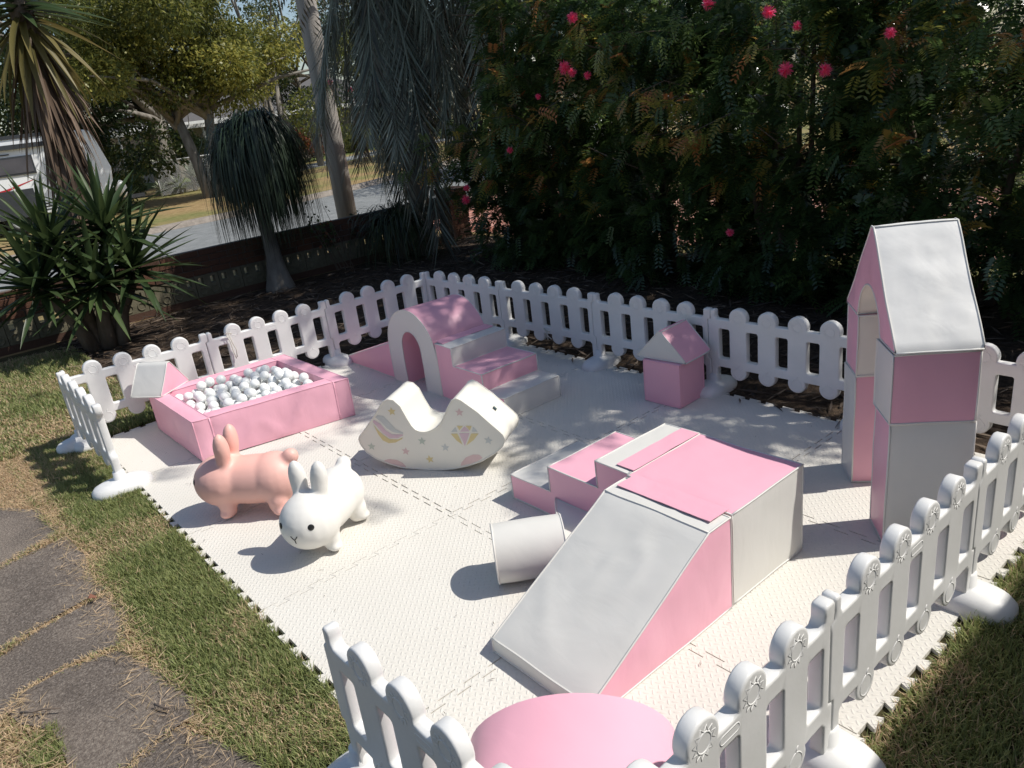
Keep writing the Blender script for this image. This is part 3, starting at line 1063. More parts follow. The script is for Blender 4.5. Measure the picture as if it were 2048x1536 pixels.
# small dark sewn tag on the right slope
pt = RP + er * .392 + nr_ * .15 + np.array((0, 0, .325))
tn = np.array((.72 * er[0], .72 * er[1], .69))
a1 = np.array((.69 * er[0], .69 * er[1], -.72))
V = [pt + tn * h_ + a1 * u_ + nr_ * v_ for h_ in (.0, .006) for u_, v_ in ((-.012, -.006), (.012, -.006), (.012, .006), (-.012, .006))]
piece('sewn_tag', V, [(0, 3, 2, 1), (4, 5, 6, 7), (0, 1, 5, 4), (1, 2, 6, 5), (2, 3, 7, 6), (3, 0, 4, 7)], plain('tag_fabric', [(.3, (.06, .10, .11, 1)), (.7, (.08, .13, .14, 1))], .7), t)

# ------------------------------------------------------------------ bunnies
def uv_sphere(c, r, axis=None, nu=18, nv=12):
    V, F = [], []
    for i in range(nv + 1):
        ph = PI * i / nv
        for k in range(nu):
            th = 2 * PI * k / nu
            V.append((r[0] * math.sin(ph) * math.cos(th), r[1] * math.sin(ph) * math.sin(th), r[2] * math.cos(ph)))
    for i in range(nv):
        for k in range(nu):
            l = (k + 1) % nu
            F.append((i * nu + k, i * nu + l, (i + 1) * nu + l, (i + 1) * nu + k))
    V = np.array(V)
    if axis is not None:
        q = Vector((0, 0, 1)).rotation_difference(Vector(axis)).to_matrix()
        V = V @ np.array(q).T
    return V + np.array(c), F

def bunny(name, label, loc, face, mat, sc=1.0):
    """local frame: x = facing direction, z up"""
    parts = []
    parts.append(uv_sphere((.12, 0, .190), (.172, .158, .150)))
    parts.append(uv_sphere((-.03, 0, .180), (.24, .138, .138)))
    parts.append(uv_sphere((-.06, 0, .180), (.24, .140, .139)))
    parts.append(uv_sphere((-.17, 0, .182), (.15, .146, .145)))
    for sy in (1, -1):
        parts.append(uv_sphere((.10, sy * .085, .062), (.046, .044, .075), (.10, sy * .35, 1)))
        parts.append(uv_sphere((.108, sy * .102, .026), (.042, .038, .027)))
        parts.append(uv_sphere((-.19, sy * .085, .065), (.055, .05, .075), (-.12, sy * .35, 1)))
        parts.append(uv_sphere((-.205, sy * .106, .026), (.047, .040, .027)))
        parts.append(uv_sphere((.060, sy * .062, .396), (.043, .049, .101), (-.06, sy * .10, 1)))
        parts.append(uv_sphere((.068, sy * .060, .35), (.038, .044, .085), (0, sy * .05, 1)))
    parts.append(uv_sphere((-.285, 0, .300), (.047, .045, .047)))
    parts.append(uv_sphere((-.26, 0, .28), (.047, .045, .045)))
    V, F = join(parts)
    me = mesh_np('tmp', V, F, mat, True)
    o = bpy.data.objects.new('tmp', me)
    COL.objects.link(o)
    rm = o.modifiers.new('r', 'REMESH')
    rm.mode = 'VOXEL'
    rm.voxel_size = .0085
    rm.use_smooth_shade = True
    sm = o.modifiers.new('s', 'SMOOTH')
    sm.factor = .5
    sm.iterations = 22
    dg = bpy.context.evaluated_depsgraph_get()
    em = bpy.data.meshes.new_from_object(o.evaluated_get(dg))
    bpy.data.objects.remove(o)
    em.name = name
    if not em.materials:
        em.materials.append(mat)
    em.polygons.foreach_set('use_smooth', np.ones(len(em.polygons), bool))
    nv = len(em.vertices)
    co = np.zeros(nv * 3, np.float32)
    em.vertices.foreach_get('co', co)
    co = co.reshape(-1, 3)
    zmin = co[:, 2].min()
    ang = math.atan2(face[1], face[0])
    t = thing(name, label, 'bunny toy', (*loc, -zmin * sc + .001), 'ride-on bunny hoppers', ang)
    t.scale = (sc, sc, sc)
    body = link('body', em, t)
    # surface point finder
    def surf(d):
        d = Vector(d).normalized()
        best, bs = None, -9
        c = Vector((.12, 0, .19))
        for v in co:
            r = Vector(v.tolist()) - c
            if r.length < .02: continue
            s_ = r.normalized().dot(d)
            if s_ > bs:
                bs, best = s_, r.length
        return c + d * best, d
    for sy in (1, -1):
        p, d = surf((.80, sy * .52, .22))
        Vd, Fd = uv_sphere((0, 0, 0), (.0165, .0165, .004), tuple(d), 16, 6)
        link('eye', mesh_np('eye', Vd, Fd, BLACK, True), t, p)
    pts = {}
    mp_, _ = surf((1, 0, -.13))
    def onf(dy, dz):
        q, _ = surf((1, dy, -.13 + dz))
        return q + Vector((.001, 0, 0))
    Vm, Fm = join([tube([onf(.11, .13), onf(.055, .06), onf(0, 0)], .0028, 5), tube([onf(-.11, .13), onf(-.055, .06), onf(0, 0)], .0028, 5), tube([onf(0, 0.01), onf(0, -.07), onf(0, -.14)], .0028, 5)])
    link('mouth', mesh_np('mouth', Vm, Fm, BLACK, True), t)
    return t
BW = plain('white_rubber', [(.3, (.80, .785, .74, 1)), (.7, (.77, .75, .70, 1))], .5, 3, 3, .04, 120)
BPK = plain('pink_rubber', [(.3, (.86, .50, .43, 1)), (.7, (.84, .47, .405, 1))], .5, 3, 3, .04, 120)
bunny('bunny_hopper', 'white rubber bunny hopper with black dot eyes facing the lawn', (-2.385, -2.415), (-.83, -.55), BW, .93)
bunny('bunny_hopper', 'pink rubber bunny hopper side on in front of the ball pit', (-2.515, -1.765), (-.72, .70), BPK, .98)

# ------------------------------------------------------------------ ball pit
t = thing('ball_pit', 'pink padded ball pit full of white balls', 'ball pit', (-1.98, -.5, 0))
pit = {'nl': (-2.485, -.865), 'nr': (-1.468, -1.045), 'fl': (-2.495, .03), 'fr': (-1.485, -.055)}
def quad_wall(a, b, c, d, z1, name='wall'):
    """a,b,c,d ground corners (CCW from above)"""
    h = bpy.data.objects.new(name, None)
    q = [np.array((*p, 0)) for p in (a, b, c, d)]
    ctr = sum(q) / 4
    low, hi = Z0, z1
    P3 = lambda p, z: np.array((p[0], p[1], z))
    Vs = []
    objs = []
    faces = [([P3(p, hi) for p in q], (0, 0, 1))]
    for i in range(4):
        p, r = q[i], q[(i + 1) % 4]
        nv = np.array((r[1] - p[1], -(r[0] - p[0]), 0))
        faces.append(([P3(p, low), P3(r, low), P3(r, hi), P3(p, hi)], nv))
    return faces
def wall_part(name, a, b, c, d, z1, parent):
    fs = quad_wall(a, b, c, d, z1)
    allV, allF, n = [], [], 0
    for poly, nv in fs:
        o = patch('x', poly, nv, PINK, parent, s=.028, pillow=.010, wr=.007)
        me = o.data
        V = [tuple(v.co) for v in me.vertices]
        F = [tuple(p.vertices) for p in me.polygons]
        allV += V
        allF += [tuple(i + n for i in f) for f in F]
        n += len(V)
        bpy.data.objects.remove(o)
        bpy.data.meshes.remove(me)
    m = mesh_np(name, np.array(allV), allF, PINK, True)
    wobj = link(name, m, parent)
    P3 = lambda p, z: (p[0], p[1], z)
    sm = seam([([P3(p, z1) for p in (a, b, c, d)], True)] + [([P3(p, Z0), P3(p, z1)], False) for p in (a, b, c, d)], parent, PINK, .004)
    sm.parent = wobj
    return wobj
lerp = lambda a, b, f: (a[0] + (b[0] - a[0]) * f, a[1] + (b[1] - a[1]) * f)
nl, nr, fl, fr = pit['nl'], pit['nr'], pit['fl'], pit['fr']
tw_ = .10
inl, inr = (nl[0] + tw_, nl[1] - .018 + tw_), (nr[0] - tw_, nr[1] + .018 + tw_)
ifl, ifr = (fl[0] + tw_, fl[1] - .009 - tw_), (fr[0] - tw_, fr[1] + .009 - tw_)
wall_part('pit_wall', nl, (inl[0], inl[1] - tw_), (ifl[0], ifl[1] + tw_), fl, .28, t)
wall_part('pit_wall', (inr[0], inr[1] - tw_), nr, fr, (ifr[0], ifr[1] + tw_), .277, t)
e1_ = .003
wall_part('pit_wall', (inl[0] + e1_, inl[1] - tw_), (inr[0] - e1_, inr[1] - tw_), (inr[0] - e1_, inr[1]), (inl[0] + e1_, inl[1]), .282, t)
wall_part('pit_wall', (ifl[0] + e1_, ifl[1]), (ifr[0] - e1_, ifr[1]), (ifr[0] - e1_, ifr[1] + tw_), (ifl[0] + e1_, ifl[1] + tw_), .281, t)
floor_poly = [inl, inr, ifr, ifl]
patch('floor_pad', [(p[0], p[1], .035) for p in floor_poly], (0, 0, 1), PINK, t)
# balls settle into the pit
BR = .0355
ball_me = mesh_np('ball', *uv_sphere((0, 0, 0), (BR, BR, BR), None, 24, 14), BALLM, True)
balls = []
def shrink(poly, d):
    c = np.mean(poly, axis=0)
    return [tuple(c + (np.array(p) - c) * (1 - d / max(.01, np.linalg.norm(np.array(p) - c)))) for p in poly]
fp = shrink(floor_poly, BR * 1.9)
bx = np.array(fp)
rb = random.Random(5)
tries = 0
while len(balls) < 255 and tries < 2000:
    tries += 1
    best = None
    for _ in range(14):
        while True:
            # more of them towards the far right half
            x = rb.uniform(bx[:, 0].min(), bx[:, 0].max())
            y = rb.uniform(bx[:, 1].min(), bx[:, 1].max())
            if inside((x, y), fp): break
        z = .048 + BR
        for (a, b, c) in balls:
            d2 = (a - x) ** 2 + (b - y) ** 2
            if d2 < 4 * BR * BR:
                z = max(z, c + math.sqrt(max(0, 4 * BR * BR - d2)))
        zz = z - .045 * (x + 2.0) - .03 * (y + .5)
        if best is None or zz < best[0]:
            best = (zz, x, y, z)
    balls.append(best[1:])
for p in balls:
    o = link('ball', ball_me, None, p)
    o.rotation_euler = (rb.uniform(0, 6), rb.uniform(0, 6), 0)
    tag(o, 'glossy white plastic ball in the pink ball pit', 'ball', 'white balls in the ball pit')

# ------------------------------------------------------------------ brick garden wall with breeze blocks
WB = [plain('wall_brick', [(.25, (.10, .050, .035, 1)), (.75, (.17, .085, .055, 1))], .9, 12, 6, .6, 70, .2, coord='Generated'),
      plain('wall_brick_dark', [(.25, (.075, .042, .032, 1)), (.75, (.125, .072, .052, 1))], .9, 12, 6, .6, 70, .2, coord='Generated')]
MORTAR = plain('mortar', [(.3, (.10, .085, .07, 1)), (.7, (.15, .13, .11, 1))], .95, 20)
BREEZE = plain('breeze_block', [(.3, (.12, .11, .075, 1)), (.7, (.20, .18, .125, 1))], .9, 8, 5, .4, 60, .2)
WY = 4.16
wall = thing('garden_wall', 'low brown brick garden wall with a row of pierced breeze blocks, along the road', 'wall', (0, WY, 0))
bm = []
for k in range(2):
    b = box(-.111, .111, -.055, .055, 0, .068)
    me = bpy.data.meshes.new('brick')
    bmx = bmesh.new()
    vs = [bmx.verts.new(v) for v in b[0]]
    for f in b[1]: bmx.faces.new([vs[i] for i in f])
    bmesh.ops.bevel(bmx, geom=list(bmx.edges), offset=.004, segments=1, affect='EDGES')
    bmx.to_mesh(me)
    bmx.free()
    me.materials.append(WB[k])
    bm.append(me)
X0, X1 = -4.6, 3.05
zb0 = .338
for row in range(4):
    k = 0
    x = X0 + (.115 if row % 2 else 0)
    while x < X1 - .1:
        o = link('brick', bm[0 if random.random() < .6 else 1], wall, (x + random.uniform(-.002, .002), random.uniform(-.004, .004), zb0 + row * .077))
        x += .2325
piece('mortar_core', *box(X0 - .08, X1 + .0, WY - .045, WY + .045, zb0 - .012, zb0 + 4 * .077 - .006), MORTAR, wall)
piece('mortar_core', *box(X0 - .08, X1 + .0, WY - .05, WY + .05, -.03, .062), WB[1], wall)
def breeze():
    parts = []
    w_, h_, d_ = .145, .132, .05
    zl, zh, hx_ = .018, .104, .030
    parts.append(box(-w_, w_, -d_, d_, -h_, zl))
    parts.append(box(-w_, w_, -d_, d_, zh, h_))
    for x0, x1 in ((-w_, -.0745 - hx_), (-.0745 + hx_, .0745 - hx_), (.0745 + hx_, w_)):
        parts.append(box(x0, x1, -d_, d_, zl, zh))
    # raised ring ornament on the solid lower half
    for cx in (-.072, .072):
        parts.append(tube([(cx + .044 * math.cos(a), -d_ - .002, -.06 + .044 * math.sin(a)) for a in np.linspace(0, 2 * PI, 14, endpoint=False)], .008, 5, True))
    return join(parts)
BRZ = mesh_np('breeze_block', *breeze(), BREEZE)
x = X0 + .1
while x < X1 - .1:
    link('breeze_block', BRZ, wall, (x, 0, .196))
    x += .298
# pier at the gate end
pier = thing('brick_pier', 'square brown brick pier at the driveway end of the garden wall', 'pier', (3.29, WY, 0))
for row in range(9):
    for k in range(4):
        a = k * PI / 2
        o = link('brick', bm[(row + k) % 2], pier, (.115 * math.sin(a) + .058 * math.cos(a) * (1 if row % 2 else -1), -.115 * math.cos(a) + .058 * math.sin(a) * (1 if row % 2 else -1), -.02 + row * .077))
        o.rotation_euler = (0, 0, a)
piece('mortar_core', *box(3.29 - .15, 3.29 + .15, WY - .15, WY + .15, -.03, .66), MORTAR, pier)
piece('capping', *box(3.29 - .2, 3.29 + .2, WY - .2, WY + .2, .672, .74), WB[1], pier)

# ------------------------------------------------------------------ leaf helpers
def unit(v):
    return v / np.maximum(np.linalg.norm(v, axis=1, keepdims=True), 1e-9)

def kites(base, d, nrm, L, Wd, mid=.45):
    d = unit(d)
    side = unit(np.cross(d, nrm))
    L = np.asarray(L)[:, None]
    Wd = np.asarray(Wd)[:, None]
    n = len(base)
    V = np.empty((n, 4, 3))
    V[:, 0] = base
    V[:, 1] = base + d * L * mid + side * Wd / 2
    V[:, 2] = base + d * L
    V[:, 3] = base + d * L * mid - side * Wd / 2
    F = np.arange(n * 4).reshape(n, 4)
    return V.reshape(-1, 3), F

def rand_dirs(n, zbias=0.0):
    v = rng.normal(size=(n, 3))
    v[:, 2] += zbias
    return unit(v)

def blobs(n, clumps, with_idx=False):
    """sample points inside weighted ellipsoids, shell-biased"""
    w_ = np.array([c[1][0] * c[1][1] * c[1][2] for c in clumps]) ** .67
    idx = rng.choice(len(clumps), n, p=w_ / w_.sum())
    C = np.array([c[0] for c in clumps])[idx]
    Rr = np.array([c[1] for c in clumps])[idx]
    u = rand_dirs(n)
    r = rng.uniform(.25, 1, n) ** .5
    if with_idx:
        return C + u * Rr * r[:, None], u, idx
    return C + u * Rr * r[:, None], u

def crown_mesh(name, n, clumps, L, Wd, mat, droop=.3, tint_fn=None):
    P, u, ci = blobs(n, clumps, True)
    ct = rng.uniform(-.32, .32, len(clumps))
    P += rng.normal(scale=.05, size=P.shape)
    d = unit(u * .6 + rand_dirs(n) * .8 + np.array((0, 0, -droop)))
    nrm = rand_dirs(n, .6)
    l = L * rng.uniform(.6, 1.3, n)
    V, F = kites(P, d, nrm, l, Wd * rng.uniform(.7, 1.3, n))
    ti = rng.uniform(.1, .9, n) + ct[ci]
    return mesh_np(name, V, F, mat, False, np.repeat(np.clip(ti, 0, 1), 4))

# ------------------------------------------------------------------ powder-puff shrubs (dark hedge on the right)
HEDGE = leaf_mat('shrub_leaf', [(0, (.036, .070, .024, 1)), (.45, (.085, .145, .045, 1)), (.75, (.15, .22, .06, 1)), (.88, (.36, .34, .07, 1)), (1, (.58, .24, .09, 1))], .28, .5, .9)
FLOWER = leaf_mat('flower_filament', [(0, (.85, .06, .18, 1)), (1, (.95, .28, .40, 1))], .6, .5)
def frond_set(P, D, Lf, npair, ll, lw, tint):
    """pinnate fronds: base P, direction D, length Lf (array)"""
    n = len(P)
    D = unit(D)
    upv = unit(rng.normal(size=(n, 3)) * .35 + np.array((0, 0, 1.0)))
    side = unit(np.cross(D, upv))
    nrm = np.cross(side, D)
    B, dd, nn, LL, WW, TT = [], [], [], [], [], []
    for k in range(npair):
        f = (k + .6) / npair
        drop = np.zeros((n, 3))
        drop[:, 2] = -.35 * Lf * f * f
        c = P + D * (Lf * f)[:, None] + drop
        for s_ in (1, -1):
            B.append(c)
            dd.append(side * s_ * .9 + D * .45 + np.array((0, 0, -.18)))
            nn.append(nrm)
            LL.append(ll * (1 - .35 * abs(f - .5)) * np.ones(n) * rng.uniform(.8, 1.2, n))
            WW.append(lw * np.ones(n))
            TT.append(tint)
    V, F = kites(np.concatenate(B), np.concatenate(dd), np.concatenate(nn), np.concatenate(LL), np.concatenate(WW))
    return V, F, np.repeat(np.concatenate(TT), 4)

def puff_mesh():
    n = 170
    d = rand_dirs(n)
    V, F = kites(np.zeros((n, 3)), d, rand_dirs(n), rng.uniform(.032, .048, n), np.full(n, .0055), .8)
    return mesh_np('flower', V, F, FLOWER, False, np.repeat(rng.uniform(0, 1, n), 4))
PUFF = puff_mesh()

shrub_spec = [  # y, x, half-width y, label
    (1.95, 2.95, .62, 'leftmost dark powder puff shrub, beside the brick pier and driveway'),
    (.95, 2.95, .85, 'dark powder puff shrub behind the arch tunnel with orange new leaves'),
    (-.45, 2.9, .9, 'dark leafy powder puff shrub with several stems, behind the back fence middle'),
    (-1.85, 2.85, .9, 'dark powder puff shrub with red flowers near the top, behind the small house'),
    (-3.35, 2.75, .95, 'rightmost dark powder puff shrub, overhanging behind the castle roof'),
    (-4.55, 2.85, .8, 'unseen powder puff shrub added just beyond the right edge to shade the mat'),  # this shrub and the next are unseen, added for the shade they cast
    (-5.55, 2.85, .8, 'last unseen powder puff shrub, added out past the right edge to shade the mat'),
]
flowers = [(2.6, .73, 2.16, 1.8), (2.6, .62, 2.10, 1.2), (2.6, .55, 2.63, 1.5), (2.6, -1.15, 2.50, 1.5), (2.6, -1.74, 2.34, 1.4), (2.6, -1.90, 1.88, 1.6), (2.6, -2.25, 1.84, 1.4), (2.6, -2.76, 2.05, 1.1), (2.6, 2.85, .71, 1.6), (2.6, 2.80, .87, 1.2), (2.6, -1.32, .48, 1.0), (2.6, 1.81, 1.33, 1.1), (2.6, .40, 2.05, 1.1), (2.6, 1.2, 1.9, .9), (2.6, -2.0, 2.2, 1.0)]
flowers = [(1.72, -5.69 + .8594 * (y + 5.69), 1.96 + .8594 * (z - 1.96), f * .85) for x, y, z, f in flowers]
for si, (sy, sx_, hw, lab) in enumerate(shrub_spec):
    t = thing('powder_puff_shrub', lab, 'shrub', (sx_, sy, -.02), 'powder puff shrubs')
    # stems
    stems = []
    for k in range(6):
        a = rng.uniform(0, 2 * PI)
        x, y = sx_ + .16 * math.cos(a), sy + .2 * math.sin(a)
        pts, rad = [(x, y, -.04)], [.036]
        dx, dy = .16 * math.cos(a) + rng.uniform(-.1, .1), .28 * math.sin(a) + rng.uniform(-.12, .12)
        for q in range(1, 9):
            z = q * .55
            x += dx * .5 + rng.uniform(-.06, .06)
            y += dy * .5 + rng.uniform(-.08, .08)
            x = min(max(x, sx_ - .7), sx_ + .8)
            pts.append((x, y, z))
            rad.append(max(.006, .032 - .004 * q))
        stems.append(tube(pts, rad, 7))
        for q in range(2, 8):
            p = np.array(pts[q])
            a2 = rng.uniform(0, 2 * PI)
            e2 = p + np.array((math.cos(a2) * .55, math.sin(a2) * .6, rng.uniform(.05, .4)))
            stems.append(tube([p, (p + e2) / 2 + rng.normal(scale=.04, size=3), e2], [.012, .009, .004], 5))
    V, F = join(stems)
    piece('stem', V, F, BARK, t, True)
    # foliage in view
    def sample(n, z0, z1, rx, ry, shell, thr=-.22, jit=.35, fr=1.9):
        z = rng.uniform(z0, z1, n * 3)
        a = rng.uniform(0, 2 * PI, n * 3)
        r = np.sqrt(rng.uniform(shell, 1, n * 3))
        prof = np.interp(z, [.0, .35, .8, 1.6, 2.6, 4.0, 5.2, 6.6, 7.8], [.85, .92, 1.0, 1.05, 1.08, 1.05, 1.0, .95, .6])
        P = np.stack([sx_ + np.cos(a) * r * rx * prof, sy + np.sin(a) * r * ry * prof, z], 1)
        # clumpy density
        f = np.array([noise.noise((p[0] * fr, p[1] * fr, p[2] * fr)) for p in P])
        keep = f + rng.uniform(-jit, jit, len(P)) > thr
        P, a = P[keep][:n], a[keep][:n]
        return P, a
    ztop = (1.75, 2.95, 2.8, 2.6, 2.4, 2.3, 2.3)[si]
    n1 = (2800, 6000, 6000, 5700, 5400, 900, 700)[si]
    P, a = sample(n1, .10, ztop, .74, hw, .12)
    # sprays: each branchlet carries a fan of leaves that arches outwards
    K = 8
    m = len(P) // K
    C0, a0 = P[:m], a[:m]
    bd = unit(np.stack([np.cos(a0) * .9 - .25, np.sin(a0) * .9, rng.uniform(-.35, .35, m)], 1) + rng.normal(scale=.45, size=(m, 3)))
    blen = rng.uniform(.16, .42, m)
    f = rng.uniform(0, 1, (m, K))
    P = (C0[:, None, :] + bd[:, None, :] * (f * blen[:, None])[..., None])
    P[:, :, 2] -= .25 * blen[:, None] * f * f
    P = (P + rng.normal(scale=.025, size=P.shape)).reshape(-1, 3)
    D = (np.repeat(bd, K, 0) * .75 + rng.normal(scale=.55, size=(m * K, 3)) + np.array((0, 0, -.12)))
    base_t = rng.beta(2, 2.6, m) * .62
    hot = (rng.uniform(size=m) < .15) & (C0[:, 2] > .7) & (np.cos(a0) < .1)
    tint = np.clip(np.repeat(base_t, K) + rng.normal(scale=.10, size=m * K), 0, .78)
    hk = np.repeat(hot, K) & (f.reshape(-1) > .3)
    tint[hk] = rng.uniform(.74, 1, hk.sum())
    P[:, 2] = np.maximum(P[:, 2], .12)
    V, F, T = frond_set(P, D, rng.uniform(.11, .20, len(P)), 7, .066, .0225, tint)
    o = piece('foliage', V, F, HEDGE, t, False, T)
    o['kind'] = 'stuff'
    P, a = sample(60, 2.9, 4.4, .6, hw, .0)  # unseen high canopy from here up, added and shaped to dapple the mat
    P1_, a1_ = sample(215, 4.4, 6.1, .62, hw * 1.05, .0, .06, .08, 2.6)
    P2, a2 = sample(30, 6.0, 6.7, .6, hw * 1.2, .0, .08, .12, 2.3)
    P3_, a3_ = sample(7, 6.8, 9.0, .9, hw * 1.2, .0)
    P2, a2 = np.concatenate([P2, P3_]), np.concatenate([a2, a3_])
    P, a = np.concatenate([P, P1_, P2]), np.concatenate([a, a1_, a2])
    out = np.stack([np.cos(a), np.sin(a), np.full(len(a), -.1)], 1)
    D = out + rng.normal(scale=.6, size=out.shape)
    V, F, T = frond_set(P, D, rng.uniform(.25, .40, len(P)), 7, .12, .04, rng.uniform(0, .7, len(P)))
    o = piece('foliage', V, F, HEDGE, t, False, T)
    o['kind'] = 'stuff'
    if si < 5:
        Pb, Tb, twigs = [], [], []
        for q in range(9):
            y0 = sy + rng.uniform(-.85, .85)
            z0 = rng.uniform(1.25, 2.3) if si else rng.uniform(.9, 1.6)
            st_p = np.array((2.35, y0, z0 - .05))
            en_p = np.array((rng.uniform(1.55, 1.85), y0 + rng.uniform(-.5, .5), z0 + rng.uniform(-.12, .28)))
            md_p = (st_p + en_p) / 2 + np.array((0, 0, .12))
            twigs.append(tube([st_p, md_p, en_p], [.007, .005, .002], 4))
            hotb = rng.uniform() < .5
            for f in np.linspace(.15, 1, 20):
                Pb.append((1 - f) ** 2 * st_p + 2 * f * (1 - f) * md_p + f * f * en_p + rng.normal(scale=.03, size=3))
                Tb.append(rng.uniform(.80, 1) if hotb and f > .55 and rng.uniform() < .75 else rng.uniform(.45, .80))
        for V, F in twigs:
            piece('twig', V, F, BARK, t)
        Pb, Tb = np.array(Pb), np.array(Tb)
        D = rng.normal(scale=.6, size=Pb.shape) + np.array((-.55, 0, -.35))
        V, F, T = frond_set(Pb, D, rng.uniform(.11, .19, len(Pb)), 7, .062, .020, Tb)
        piece('foliage', V, F, HEDGE, t, False, T)['kind'] = 'stuff'
    for (fx_, fy_, fz_, fs_) in flowers:
        near = min(range(7), key=lambda q: abs(shrub_spec[q][0] - fy_))
        if near == si:
            o = link('flower', PUFF, t, (fx_ - sx_, fy_ - sy, fz_ + .02))
            o.scale = (fs_,) * 3
            o.rotation_euler = (random.uniform(0, 6),) * 3
    if si == 0:
        # long branch reaching over to the left
        br = [(2.75, 2.6, 1.75), (2.5, 3.2, 1.92), (2.3, 3.9, 2.08), (2.22, 4.7, 2.27), (2.2, 5.4, 2.5)]
        V, F = tube(br, [.014, .011, .009, .006, .003], 5)
        piece('branch', V, F, BARK, t, True)
        Pb = []
        for k in range(len(br) - 1):
            for q in np.linspace(0, 1, 26):
                Pb.append(np.array(br[k]) * (1 - q) + np.array(br[k + 1]) * q + rng.normal(scale=.05, size=3))
        Pb = np.array(Pb)
        D = rng.normal(scale=.7, size=Pb.shape) + np.array((-.2, .25, -.25))
        tb = np.clip(rng.uniform(.4, .8, len(Pb)) + (rng.uniform(size=len(Pb)) < .12) * .35, 0, 1)
        V, F, T = frond_set(Pb, D, rng.uniform(.12, .2, len(Pb)), 8, .048, .014, tb)
        piece('foliage', V, F, HEDGE, t, False, T)['kind'] = 'stuff'
        for q in ((2.2, 5.25, 2.42), (2.22, 4.75, 2.27)):
            o = link('flower', PUFF, t, (q[0] - sx_, q[1] - sy, q[2] + .05))

# ------------------------------------------------------------------ palms with hanging fronds
FROND = leaf_mat('palm_frond', [(0, (.05, .06, .048, 1)), (.22, (.12, .10, .07, 1)), (.5, (.155, .185, .145, 1)), (1, (.37, .41, .34, 1))], .5, .25, .5)
def palm_frond(seed, length, nl_=78):
    r = np.random.default_rng(seed)
    # rachis arcs out then hangs straight down; local frame x = outward
    pts = []
    for k in range(14):
        f = k / 13
        x = .62 * (1 - math.exp(-4 * f)) + .14 * f
        z = .22 * math.sin(min(1, f * 3.2) * PI) * (1 if f < .31 else 0) - length * max(0, f - .08) / .92
        pts.append((x, .05 * math.sin(3 * f + seed), z))
    V1, F1 = tube(pts, [.02 - .0012 * k for k in range(14)], 5)
    B, d, nn, L, Wd = [], [], [], [], []
    P = np.array(pts)
    for k in range(nl_):
        f = .12 + .87 * k / nl_
        i = min(12, int(f * 13))
        q = f * 13 - i
        c = P[i] * (1 - q) + P[i + 1] * q
        for s_ in (1, -1):
            B.append(c)
            d.append((r.uniform(-.1, .35), s_ * r.uniform(.22, .55), -1 + r.uniform(-.1, .25)))
            nn.append((1, 0, .2))
            L.append(r.uniform(.6, .95) * (1 - .4 * f))
            Wd.append(r.uniform(.014, .024))
    V2, F2 = kites(np.array(B), np.array(d), np.array(nn), L, Wd, .35)
    V = np.concatenate([np.array(V1), V2])
    F = F1 + [tuple(int(i) + len(V1) for i in f) for f in F2]
    tint = np.concatenate([np.full(len(V1), .7), np.repeat(np.clip(r.uniform(-.25, .55, len(B)) + ((seed * 37) % 10) / 14, 0, 1), 4)])
    return mesh_np('frond', V, F, FROND, False, tint)
def palm(loc, label, zc, lens, n, seed, spread=1.0):
    t = thing('palm_tree', label, 'palm', (*loc, -.02))
    V, F = tube([(loc[0], loc[1], -.05), (loc[0] + .03, loc[1], 1.5), (loc[0] - .02, loc[1] + .03, 3.0), (loc[0], loc[1], zc + .2)], [.15, .12, .12, .13], 12)
    piece('trunk', V, F, GREYBARK, t, True)
    protos = [palm_frond(seed + k, L) for k, L in enumerate(lens)]
    r = random.Random(seed)
    for k in range(n):
        o = link('frond', protos[k % len(protos)], t, (r.uniform(-.05, .05), r.uniform(-.05, .05), zc + r.uniform(-.35, .25)))
        o.rotation_euler = (r.uniform(-.12, .12), r.uniform(-.22, .10), 2 * PI * k / n * 2.618 + r.uniform(-.3, .3))
        o.scale = (spread * r.uniform(.25, 1.35), 1, r.uniform(.8, 1.05))
    # living crown above
    top = []
    r2 = np.random.default_rng(seed)
    n_ = 22
    B, d, nn, L, Wd = [], [], [], [], []
    for k in range(n_):
        a = 2 * PI * k / n_ + r2.uniform(-.1, .1)
        el = r2.uniform(.1, .9)
        for q in np.linspace(.15, 1, 34):
            c = np.array((math.cos(a) * 1.6 * q, math.sin(a) * 1.6 * q, zc + .25 + 1.5 * q * el - 1.5 * q * q))
            for s_ in (1, -1):
                B.append(c)
                d.append((-math.sin(a) * s_ + math.cos(a) * .5, math.cos(a) * s_ + math.sin(a) * .5, -.55))
                nn.append((0, 0, 1))
                L.append(.5 * (1.1 - q * .6))
                Wd.append(.03)
    V, F = kites(np.array(B), np.array(d), np.array(nn), L, Wd)
    o = link('crown', mesh_np('crown', V, F, FROND, False, np.repeat(r2.uniform(.2, .7, len(B)), 4)), t)
    o['kind'] = 'stuff'
    return t
palm((2.3, 3.55), 'palm with long grey drooping fronds hanging to the wall, right of the power pole', 4.0, (3.1, 2.6, 2.2, 2.9, 2.4, 3.3), 42, 31, 1.2)
palm((3.45, 2.75), 'palm behind the shrubs whose grey fronds hang above the red driveway', 4.1, (2.4, 2.0, 1.7, 2.2, 2.5), 36, 57, 1.3)

